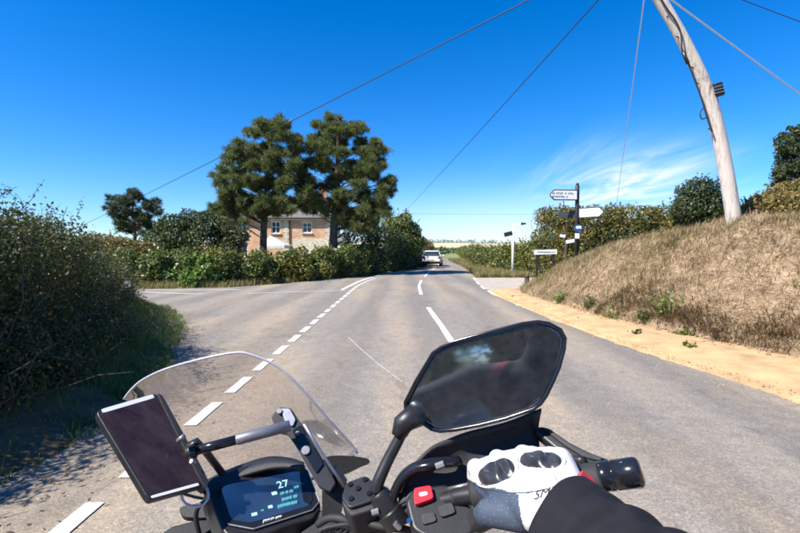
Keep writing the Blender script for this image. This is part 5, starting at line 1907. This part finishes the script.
# ---- windscreen
stp = [(124, 399, 0.80), (131, 390, 0.795), (141, 381, 0.79), (158, 372, 0.785), (180, 364.5, 0.78), (210, 357, 0.775), (237, 352.5, 0.775), (252, 355, 0.775), (277, 366, 0.78), (297, 384, 0.785), (329, 420, 0.80), (350, 443, 0.815), (357.5, 453, 0.82)]
sbt = [(121, 432, 0.86), (128, 448, 0.88), (138, 462, 0.90), (152, 476, 0.91), (170, 488, 0.92), (195, 497, 0.925), (220, 500, 0.925), (240, 500, 0.92), (262, 497, 0.91), (285, 490, 0.90), (318, 476, 0.88), (340, 465, 0.86), (354, 457, 0.83)]
rows = []
for k_ in range(9):
    t_ = k_ / 8
    rows.append(spline([P(*a).lerp(P(*b), t_) + Vector((0, 0.03 * math.sin(math.pi * t_) - 0.0, 0)) for a, b in zip(stp, sbt)], 4))
nc = len(rows[0])
V = [p for r_ in rows for p in r_]
F = [[r_ * nc + c, r_ * nc + c + 1, (r_ + 1) * nc + c + 1, (r_ + 1) * nc + c] for r_ in range(8) for c in range(nc - 1)]
ws = mesh('windscreen', V, F, 'acrylic', bike, smooth=True)
mesh('screen_edge', *tube(rows[0], 0.0021, 8), 'acrylic_edge', ws, smooth=True)
mesh('screen_edge', *tube(rows[-1], 0.003, 8), 'black_plastic', ws, smooth=True)
sm_n = Vector((0.05, -0.6, 0.8)).normalized()
mesh('screen_mount', *prism(spline([P(318, 468, 0.80), P(326, 457, 0.80), P(345, 455.5, 0.80), P(366, 458, 0.80), P(369, 462, 0.80), P(360, 466, 0.80), P(342, 474, 0.80), P(326, 474, 0.80)], 3), (0, 0.012, -0.008)), 'grain_plastic', bike)
mesh('screen_mount', *prism(spline([P(124, 452, 0.86), P(150, 455, 0.86), P(150, 468, 0.86), P(126, 470, 0.86)], 3), (0, 0.012, -0.008)), 'grain_plastic', bike)

# ---- accessory tower and cross rod
tn = Vector((0.05, -0.80, 0.60)).normalized()
tw0 = P(300, 445, 0.665)
tw = plate('accessory_tower', roundpoly([(271, 416), (279, 407), (291, 408), (299, 420), (316, 447), (336, 482), (330, 492), (318, 486), (296, 446), (286, 432), (276, 430)], 0.14), tw0, tn, 0.022, 'black_metal', bike, 0.003, 2)
plate('tower_glint', roundpoly([(281, 409), (290, 409), (296, 420), (293, 427), (286, 424)], 0.2), tw0, tn, 0.010, 'alloy', tw, 0.002, 2, lift=0.004)  # alloy plate standing in for the silver glint on the tower top
plate('tower_face', roundpoly([(292, 431), (301, 425), (324, 464), (316, 474)], 0.12), tw0, tn, 0.004, 'gloss_black', tw, 0.0012, 2, lift=0.003)
for px, py, r_ in ((306, 451, 0.0062), (280, 412, 0.004), (298, 434, 0.003)):
    c_ = on_plane(px, py, tw0, tn)
    mesh('bolt', *tube([c_ + tn * 0.002, c_ + tn * 0.0065, c_ + tn * 0.0066, c_ + tn * 0.003], [r_, r_, r_ * 0.55, r_ * 0.5], 14), 'steel_rod', tw)
mesh('tower_edge', *tube([P(304, 424, 0.652), P(320, 450, 0.65), P(337, 476, 0.648), P(343, 487, 0.646)], 0.0022, 8), 'alloy', tw, smooth=True)
mesh('tower_foot', *prism([P(322, 480, 0.66), P(334, 474, 0.66), P(345, 490, 0.65), P(340, 520, 0.64), P(322, 520, 0.65)], (0, 0.03, 0)), 'black_plastic', tw)
r0, r1 = P(190, 452, 0.625), P(290, 425.5, 0.655)
rm = r0.lerp(r1, 0.46)
rod = mesh('cross_rod', *tube([r0, rm], 0.0068, 16), 'gloss_black', bike, smooth=True)
mesh('rod_sleeve', *tube([rm - (r1 - r0) * 0.01, rm, rm.lerp(r1, 0.02), r1], [0.0064, 0.0076, 0.0080, 0.0080], 18), 'steel_rod', rod, smooth=True)

# ---- fairing pieces and plumbing below
plate('fairing_panel', roundpoly([(160, 534), (172, 526), (200, 519), (222, 518), (232, 540), (220, 560), (165, 556)], 0.2), P(195, 530, 0.66), Vector((0.1, -0.5, 0.86)), 0.02, 'black_plastic', bike, 0.004, 2)
plate('fairing_panel', roundpoly([(178, 507), (196, 503), (214, 501), (222, 512), (205, 518), (183, 517)], 0.3), P(200, 510, 0.68), Vector((0.1, -0.5, 0.86)), 0.012, 'grain_plastic', bike, 0.003, 2)
plate('fairing_panel', roundpoly([(300, 520), (322, 508), (345, 512), (352, 545), (300, 560)], 0.2), P(325, 528, 0.64), Vector((0.0, -0.5, 0.86)), 0.03, 'black_plastic', bike, 0.004, 2)
for k_ in range(7):
    c_ = P(338 + k_ * 5.2, 527 + 0.9 * abs(k_ - 3), 0.60)
    V, F = tube([c_ + Vector((0.030 * math.cos(a), -0.004 * math.sin(a), 0.020 * math.sin(a) - 0.012)) for a in [math.pi * j / 8 for j in range(9)]], 0.0028, 8)
    mesh('bellows_ring', V, F, 'rubber', bike, smooth=True)
mesh('brake_hose', *tube(spline([P(362, 516, 0.60), P(372, 524, 0.585), P(392, 528, 0.58), P(410, 531, 0.585), P(420, 545, 0.60)], 6), 0.0048, 10), 'rubber', bike, smooth=True)
mesh('wiring_loom', *tube(spline([P(318, 524, 0.62), P(330, 518, 0.61), P(345, 520, 0.60), P(356, 530, 0.60), P(360, 548, 0.61)], 6), 0.0052, 10), 'rubber', bike, smooth=True)
mesh('wiring_loom', *tube(spline([P(212, 500, 0.66), P(200, 505, 0.65), P(196, 518, 0.65), P(202, 545, 0.65)], 6), 0.0035, 10), 'cable_black', bike, smooth=True)
mesh('top_clamp', *tube([P(270, 560, 0.62), P(270, 580, 0.62)], 0.03, 18), 'alloy', bike, smooth=True)

# ---- the rest of the machine, below the picture
fw = Vector((-0.30, 1.10, 0.33)) - BUP * 0.0
rwc = fw - HEAD * 1.50


def wheel(c, rad, wdt):
    V, F = [], []
    nu, nv_ = 40, 12
    for i in range(nu):
        a = 2 * math.pi * i / nu
        d = HEAD * math.cos(a) + BUP * math.sin(a)
        for j in range(nv_):
            b = 2 * math.pi * j / nv_
            V.append(c + d * (rad - 0.06 + 0.06 * math.cos(b)) + BR * (wdt * math.sin(b)))
    for i in range(nu):
        for j in range(nv_):
            F.append([i * nv_ + j, ((i + 1) % nu) * nv_ + j, ((i + 1) % nu) * nv_ + (j + 1) % nv_, i * nv_ + (j + 1) % nv_])
    w = mesh('wheel', V, F, 'rubber', bike, smooth=True)
    V, F = tube([c - BR * 0.05, c - BR * 0.045, c + BR * 0.045, c + BR * 0.05], [0.05, 0.055, 0.055, 0.05], 18)
    mesh('hub', V, F, 'alloy', w)
    for i in range(6):
        a = 2 * math.pi * i / 6
        d = HEAD * math.cos(a) + BUP * math.sin(a)
        mesh('spoke', *tube([c + d * 0.04, c + d * (rad - 0.10)], 0.014, 8), 'alloy', w)
    ring = [c + (HEAD * math.cos(2 * math.pi * i / 40) + BUP * math.sin(2 * math.pi * i / 40)) * (rad - 0.10) for i in range(41)]
    mesh('rim', *tube(ring, 0.022, 8), 'alloy', w, smooth=True)


wheel(fw, 0.32, 0.055)
wheel(rwc, 0.32, 0.075)
stem_top = P(270, 560, 0.62)
for s in (-1, 1):
    mesh('fork_leg', *tube([fw + BR * 0.10 * s, stem_top + BR * 0.10 * s - Vector((0, 0, 0.03))], [0.028, 0.025], 14), 'alloy', bike, smooth=True)
fm = [fw + (HEAD * math.cos(R(a)) + BUP * math.sin(R(a))) * 0.345 for a in range(20, 150, 10)]
mesh('front_mudguard', *tube(fm, 0.065, 10, flat=0.15), 'gloss_black', bike, smooth=True)
nose = Vector((-0.235, 0.88, 0.90))
nz = mesh('headlight_fairing', *loft([[nose + HEAD * y + BR * (w * math.cos(a)) + BUP * (h * math.sin(a)) for a in [2 * math.pi * i / 20 for i in range(20)]] for y, w, h in ((-0.12, 0.10, 0.06), (0.0, 0.12, 0.085), (0.08, 0.10, 0.08), (0.14, 0.06, 0.05))]), 'gloss_black', bike, smooth=True)
mesh('headlight', *ellipsoid(nose + HEAD * 0.12, (0.06, 0.03, 0.04)), 'window_glass', nz, smooth=True)
tk = Vector((-0.07, 0.12, 0.86))
mesh('fuel_tank', *loft([[tk + HEAD * y + BR * (w * math.cos(a)) + BUP * (h * math.sin(a) + z) for a in [2 * math.pi * i / 20 for i in range(20)]] for y, w, h, z in ((-0.28, 0.09, 0.07, 0), (-0.18, 0.13, 0.11, 0.02), (0.0, 0.16, 0.13, 0.04), (0.16, 0.15, 0.11, 0.04), (0.24, 0.09, 0.06, 0.02))]), 'tank_red', bike, smooth=True)
se = tk - HEAD * 0.55 - BUP * 0.02
mesh('seat', *loft([[se + HEAD * y + BR * (w * math.cos(a)) + BUP * (h * math.sin(a) + z) for a in [2 * math.pi * i / 20 for i in range(20)]] for y, w, h, z in ((-0.40, 0.09, 0.04, 0.05), (-0.2, 0.15, 0.06, 0.03), (0.05, 0.15, 0.06, -0.02), (0.28, 0.10, 0.05, -0.01))]), 'grain_plastic', bike, smooth=True)
en_ = tk - HEAD * 0.05 - BUP * 0.42
eng = mesh('engine', *box(en_, (0.34, 0.46, 0.40), Matrix((BR, HEAD, BUP)).transposed()), 'black_metal', bike)
bevel(eng, 0.05, 3)
mesh('swingarm', *tube([en_ - HEAD * 0.2 + BR * 0.12, rwc + BR * 0.12], 0.03, 10), 'alloy', bike, smooth=True)
mesh('exhaust', *tube([en_ + HEAD * 0.2 - BUP * 0.2 + BR * 0.1, en_ - HEAD * 0.2 - BUP * 0.22 + BR * 0.17, rwc + BR * 0.2 + BUP * 0.05, rwc + BR * 0.2 + BUP * 0.18 - HEAD * 0.2], [0.025, 0.03, 0.055, 0.055], 14), 'alloy', bike, smooth=True)

# ================================================================== PHONE
pn = Vector((0.5656, -0.2759, 0.7771)).normalized()
p0 = P(151, 446, 0.60)
pc = on_plane(151, 447, p0, pn)
phone = thing('phone', tuple(pc - pn * 0.02), 'dark smartphone clipped upright beside the motorcycle instrument panel', 'phone')


def pplate(name, pix, thick, mat, parent, bev=0, lift=0.0, seg=2):
    return plate(name, pix, p0, pn, thick, mat, parent, bev, seg, lift)


pbody = pplate('case', roundpoly([(95.5, 411), (157, 392.5), (205, 484.5), (149, 500)], 0.07, 4), 0.011, 'black_plastic', phone, 0.0016, lift=0.0)
pplate('screen', roundpoly([(99, 411.8), (157.5, 395.5), (201.5, 483), (150.5, 497)], 0.05, 4), 0.0008, 'phone_glass', pbody, lift=0.0006)
pplate('edge_strip', roundpoly([(101, 409.6), (152.5, 394.6), (154.2, 398.2), (102.8, 413.4)], 0.12, 2), 0.0006, 'white_paint', pbody, lift=0.0011)  # white strips along the two short edges of the phone
pplate('edge_strip', roundpoly([(150.5, 496.2), (197.5, 483.2), (199.0, 485.6), (151.8, 498.6)], 0.12, 2), 0.0006, 'white_paint', pbody, lift=0.0011)

pm = mesh('phone_mount', *prism([on_plane(x, y, p0, pn) - pn * 0.014 for x, y in roundpoly([(140, 425), (168, 420), (198, 470), (172, 480)], 0.2)], -pn * 0.012), 'black_plastic', bike)
bevel(pm, 0.003)
plate('mount_jaw', roundpoly([(156, 394), (162, 397), (208, 482), (206, 488), (201, 484)], 0.2), p0, pn, 0.018, 'grain_plastic', pm, 0.0022, 2, lift=0.0035)
mesh('mount_ball', *ellipsoid(P(184, 450, 0.640), (0.012, 0.012, 0.012)), 'gloss_black', pm, smooth=True)
mesh('mount_knob', *tube([P(178, 441, 0.612), P(184, 436, 0.612)], 0.0035, 12), 'steel_rod', pm, smooth=True)
mesh('mount_screw', *tube([P(191, 461, 0.60), P(195, 462, 0.605)], 0.0032, 10), 'alloy', pm)
mesh('mount_strut', *tube([P(188, 446, 0.632), P(196, 441, 0.635), P(206, 452, 0.645), P(222, 473, 0.66)], 0.0085, 10, flat=0.6), 'black_metal', pm, smooth=True)
mesh('mount_strut', *tube([P(184, 452, 0.632), P(192, 470, 0.64), P(200, 486, 0.65), P(214, 492, 0.66)], 0.0085, 10, flat=0.6), 'black_metal', pm, smooth=True)
mesh('mount_collar', *tube([P(187, 453, 0.624), P(196, 450.4, 0.627)], 0.0098, 14), 'black_plastic', pm, smooth=True)
cbl = mesh('charging_cable', *tube(spline([P(181, 494, 0.615), P(184, 502, 0.615), P(192, 506, 0.615), P(202, 505, 0.618), P(208, 498, 0.622), P(207, 489, 0.63), P(203, 484, 0.645)], 6), 0.0019, 8), 'cable_pale', smooth=True)
tag(cbl, 'thin grey charging cable looping below the phone', 'cable')

# ================================================================== RIDER
man = thing('person', (-0.05, -0.42, 0.80), 'rider in black jacket and white glove gripping the throttle of the motorcycle', 'person')
K = [P(482, 473, 0.532), P(506, 464, 0.527), P(533, 459, 0.517), P(560, 460.5, 0.502)]
Wc = P(556, 508, 0.432)
wv = (P(580, 497, 0.425) - P(532, 517, 0.438)).normalized()
Wk = [Wc + wv * d for d in (-0.021, -0.008, 0.006, 0.020)]
fwd = Vector((-0.03, 0.95, -0.30)).normalized()
parts = []
for i in range(4):
    parts.append(capsule(Wk[i], K[i], 0.0175, 0.0148))
    parts.append(capsule(Wk[i].lerp(K[i], 0.35) + Vector((0, 0.004, -0.012)), K[i] + Vector((0, -0.004, -0.012)), 0.014, 0.012))
    fl = (0.94, 1.06, 1.0, 0.82)[i]
    a = K[i] + fwd * 0.040 * fl
    b = a + Vector((0, 0.006, -0.034)) * fl
    c_ = b + Vector((0, -0.022, -0.016)) * fl
    parts.append(capsule(K[i], a, 0.0135, 0.0118))
    parts.append(capsule(a, b, 0.0118, 0.0106))
    parts.append(capsule(b, c_, 0.0106, 0.0095))
for i in range(3):
    parts.append(capsule(K[i] + Vector((0, -0.004, -0.001)), K[i + 1] + Vector((0, -0.004, -0.001)), 0.0150, 0.0150))
    parts.append(capsule(K[i] + fwd * 0.022, K[i + 1] + fwd * 0.022, 0.0115, 0.0115))
th0 = Wk[0] + Vector((-0.008, 0.018, -0.010))
th1 = P(490, 512, 0.478)
th2 = P(479, 521, 0.512)
th3 = P(476, 518, 0.535)
parts += [capsule(th0, th1, 0.0175, 0.0150), capsule(th1, th2, 0.0150, 0.0128), capsule(th2, th3, 0.0128, 0.0108)]
parts.append(capsule(Wc + Vector((0.02, -0.05, -0.01)), Wc, 0.032, 0.028))
glove = remesh_union('glove', parts, 0.0019, 'glove_white', man, 7, 0)
gm = glove.data
for m_ in ('glove_slate', 'glove_black', 'red_leather'):
    gm.materials.append(MATS[m_])
base_loc = Vector(man.location)


def to_px(p):
    d = Vector(p) - Vector((0, 0, CAM_H))
    cy, sy = math.cos(PITCH), math.sin(PITCH)
    f_ = d.y * cy - d.z * sy
    u_ = d.y * sy + d.z * cy
    return CX + FPX * d.x / f_, CY - FPX * u_ / f_


bar_mid = (barL + barR) / 2
for p in gm.polygons:
    w = p.center + base_loc
    x, y = to_px(w)
    along = (w - K[0]).dot((K[3] - K[0]).normalized())
    fwd_ = (w - K[1]).dot(fwd)
    # the thumb side and its gusset are slate mesh, the palm and fingertips black leather
    e = y - (481 + (x - 470) * 0.27)
    if w.z < bar_mid.z - 0.004 and fwd_ > -0.03:
        p.material_index = 2
    elif along < 0.052 and e > 0:
        p.material_index = 1
gb = BVHTree.FromObject(glove, bpy.context.evaluated_depsgraph_get())


def on_glove(px, py, lift=0.0):
    o_ = Vector((0, 0, CAM_H)) - base_loc
    hit = gb.ray_cast(o_, ray(px, py))
    if hit[0] is None:
        return None, None
    return hit[0] + base_loc + hit[1] * lift, hit[1]


def knuckle_guard(cpx, a_px, b_px, rot, lobes, h):
    """A hard moulded guard lying on the glove: domed, with grooves between its lobes."""
    nr, na = 9, 40
    V, F = [], []
    cc = Vector((*cpx, 0))
    c0, s0 = math.cos(R(rot)), math.sin(R(rot))
    lastn = Vector((0, -0.5, 0.85))
    pc_, nc_ = on_glove(*cpx)
    for i in range(nr + 1):
        f_ = i / nr
        for j in range(na):
            a = 2 * math.pi * j / na
            sq = 1 / max(abs(math.cos(a)) ** 2.6 + abs(math.sin(a)) ** 2.6, 1e-6) ** (1 / 2.6)
            lx, ly = math.cos(a) * sq * f_, math.sin(a) * sq * f_
            x = cpx[0] + a_px * lx * c0 - b_px * ly * s0
            y = cpx[1] + a_px * lx * s0 + b_px * ly * c0
            groove = 0.5 + 0.5 * math.cos(math.pi * lobes * (lx + 0.25 * ly * ly) + math.pi * (lobes % 2 == 0))
            dome = (1 - f_ ** 3)
            hh_ = h * dome * (0.42 + 0.58 * groove) - 0.001 * (i == nr)
            p, n_ = on_glove(x, y)
            if p is None or (pc_ - p).length > 0.045:
                p, n_ = V[-1] if V else pc_, lastn
                hh_ = 0
            lastn = n_
            V.append(p + (n_ * 0.4 + nc_ * 0.6) * hh_)
    for i in range(nr):
        for j in range(na):
            F.append([i * na + j, i * na + (j + 1) % na, (i + 1) * na + (j + 1) % na, (i + 1) * na + j])
    o_ = mesh('knuckle_guard', V, F, 'knuckle_gloss', glove, smooth=True)
    sm = o_.modifiers.new('s', 'SMOOTH')
    sm.iterations = 2
    return o_


knuckle_guard((496.5, 472), 20, 11.5, -24, 3, 0.0085)
knuckle_guard((541, 460), 22, 8.5, 3, 3, 0.0075)
# printed mark by the cuff
V0, F0 = text_geo('SMX', 13.5, (0, 0, 0), (1, 0, 0), (0, 1, 0), 0.0)
V = []
c0, s0 = math.cos(R(17)), math.sin(R(17))
for q in V0:
    x = 547 + q.x * c0 * 0.95 + q.y * s0
    y = 493 - (-q.x * s0 + q.y * c0)
    y = 493 - (q.x * s0 * 0.8 + q.y * c0)
    p, n_ = on_glove(x, y, 0.0008)
    V.append(p if p is not None else Wc)
mesh('lettering', V, F0, 'sign_black', glove)
# red flash near the cuff
rp = [(577, 475), (583, 470), (592, 477), (598, 487), (586, 486), (578, 483)]
V = []
for px, py in rp:
    p, n_ = on_glove(px, py, 0.0012)
    V.append(p if p is not None else P(px, py, 0.44))
mesh('red_flash', V, [list(range(len(V)))], 'red_leather', glove)
# stitched seam across the back of the hand
sm_ = []
for i in range(14):
    t_ = i / 13
    p, n_ = on_glove(478 + 70 * t_, 486 + 2 * t_ + 6 * math.sin(t_ * 3), 0.0003)
    if p is not None:
        sm_.append(p)
if len(sm_) > 3:
    mesh('seam', *tube(sm_, 0.0006, 5), 'glove_slate', glove)

for i in range(3):
    ga = K[i].lerp(K[i + 1], 0.5)
    gx_, gy_ = to_px(ga)
    wx_, wy_ = to_px(Wk[i].lerp(Wk[i + 1], 0.5))
    pts = []
    for j in range(16):
        t_ = -0.22 + 0.75 * j / 15
        p, n_ = on_glove(gx_ + (wx_ - gx_) * t_, gy_ + (wy_ - gy_) * t_, 0.0001)
        if p is not None:
            pts.append(p)
    if len(pts) > 3:
        mesh('seam', *tube(pts, 0.0006, 5), 'sign_grey', glove, smooth=True)
for cx_, cy_, a_px, b_px, rot in ((496.5, 472, 22.5, 13.5, -24), (541, 460, 24.5, 10.5, 3)):
    pts = []
    for j in range(41):
        a = 2 * math.pi * j / 40
        lx, ly = a_px * math.cos(a), b_px * math.sin(a)
        p, n_ = on_glove(cx_ + lx * math.cos(R(rot)) - ly * math.sin(R(rot)), cy_ + lx * math.sin(R(rot)) + ly * math.cos(R(rot)), 0.0002)
        if p is not None and (not pts or (p - pts[-1]).length < 0.02):
            pts.append(p)
    mesh('guard_piping', *tube(pts, 0.0011, 6), 'glove_white', glove, smooth=True)

# sleeve of the jacket
E = Vector((0.345, 0.185, 1.235))
ax0 = P(555, 514, 0.428)
axd = (E - ax0).normalized()
rings = []
rs_ = np.random.default_rng(5)
NR = 70
u_v = Vector((0, 0, 1)) - axd * axd.z
u_v.normalize()
w_v = axd.cross(u_v)
for i in range(NR):
    t_ = i / (NR - 1)
    c_ = ax0.lerp(E, t_) + Vector((0, 0, -0.012 * math.sin(math.pi * t_)))
    r_ = 0.0455 + 0.014 * min(t_ * 2.2, 1) + 0.006 * t_
    if i == 0:
        r_ *= 0.90
    if i == 1:
        r_ *= 1.0
    ring = []
    for j in range(40):
        a = 2 * math.pi * j / 40
        fold = 0.0060 * (abs(math.sin(t_ * 30 + 1.6 * math.sin(a + 0.7) + 0.8 * a)) ** 1.6 - 0.4) * min(1, max(0, t_ - 0.05) * 9) + 0.0022 * math.sin(t_ * 55 + 3 * math.sin(2 * a)) * min(1, t_ * 4) + 0.0012 * math.sin(5 * a + t_ * 9)
        hem = 0.0022 if i in (1, 2, 3, 4, 5) else 0
        ring.append(c_ + (u_v * math.cos(a) * 0.92 + w_v * math.sin(a) * 1.06) * (r_ + fold + hem))
    rings.append(ring)
slv = mesh('sleeve', *loft(rings, caps=False), 'sleeve_fabric', man, smooth=True)
so = slv.modifiers.new('s', 'SOLIDIFY')
so.thickness = 0.003
so.offset = -1
ss = slv.modifiers.new('sub', 'SUBSURF')
ss.levels = ss.render_levels = 2

# the rest of the rider: one continuous body behind and below the viewpoint
SR, SL = Vector((0.185, -0.13, 1.335)), Vector((-0.205, -0.13, 1.315))
ELB_L, WR_L = Vector((-0.42, 0.12, 1.20)), P(-95, 590, 0.50)
wrR = ax0 + axd * 0.03
bp = [capsule((-0.04, -0.50, 0.86), (-0.03, -0.40, 1.0), 0.165, 0.155), capsule((-0.03, -0.40, 1.0), (-0.01, -0.24, 1.22), 0.155, 0.165), capsule((-0.10, -0.20, 1.27), (0.08, -0.20, 1.28), 0.115, 0.115), capsule((0, -0.18, 1.3), (0, -0.20, 1.47), 0.07, 0.06),
      capsule((0.09, -0.18, 1.33), SR, 0.075, 0.075), capsule((-0.11, -0.18, 1.32), SL, 0.075, 0.075), capsule(SR, E, 0.068, 0.052), capsule(E, wrR, 0.048, 0.030), capsule(SL, ELB_L, 0.068, 0.052), capsule(ELB_L, WR_L, 0.050, 0.034),
      ellipsoid((0, -0.205, 1.59), (0.08, 0.10, 0.12))]
for s in (-1, 1):
    hip, kn, an = Vector((-0.04 + s * 0.11, -0.46, 0.84)), Vector((-0.05 + s * 0.24, -0.02, 0.66)), Vector((0.0 + s * 0.22, -0.30, 0.28))
    bp += [capsule(hip, kn, 0.095, 0.068), capsule(kn, an, 0.064, 0.045), capsule(an + Vector((0, -0.05, -0.06)), an + Vector((0, 0.16, -0.08)), 0.045, 0.035)]
for i in range(4):
    a = WR_L + Vector((-0.03 + 0.02 * i, 0.03, 0.0))
    b = a + Vector((0, 0.06, -0.005))
    bp += [capsule(WR_L, a, 0.022, 0.015), capsule(a, b, 0.014, 0.012), capsule(b, b + Vector((0, 0.01, -0.035)), 0.012, 0.010)]
bp.append(capsule(WR_L, WR_L + Vector((0.05, 0.04, -0.03)), 0.018, 0.012))
body = remesh_union('body', bp, 0.014, 'jacket', man, 5, 0)
body.data.materials.append(MATS['jacket_red'])
for p in body.data.polygons:
    w = p.center + base_loc
    if (w.z > 1.33 and 0.11 < abs(w.x) < 0.15) or (1.14 < w.z < 1.17 + 0.4 * w.x and w.y > -0.25 and abs(w.x) < 0.1):
        p.material_index = 1
hel = mesh('helmet', *ellipsoid((0, -0.205, 1.615), (0.125, 0.150, 0.145), nu=28, nv=18), 'helmet_shell', man, smooth=True)
mesh('visor', *ellipsoid((0, -0.185, 1.625), (0.112, 0.137, 0.055), nu=24, nv=12), 'window_glass', hel, smooth=True)
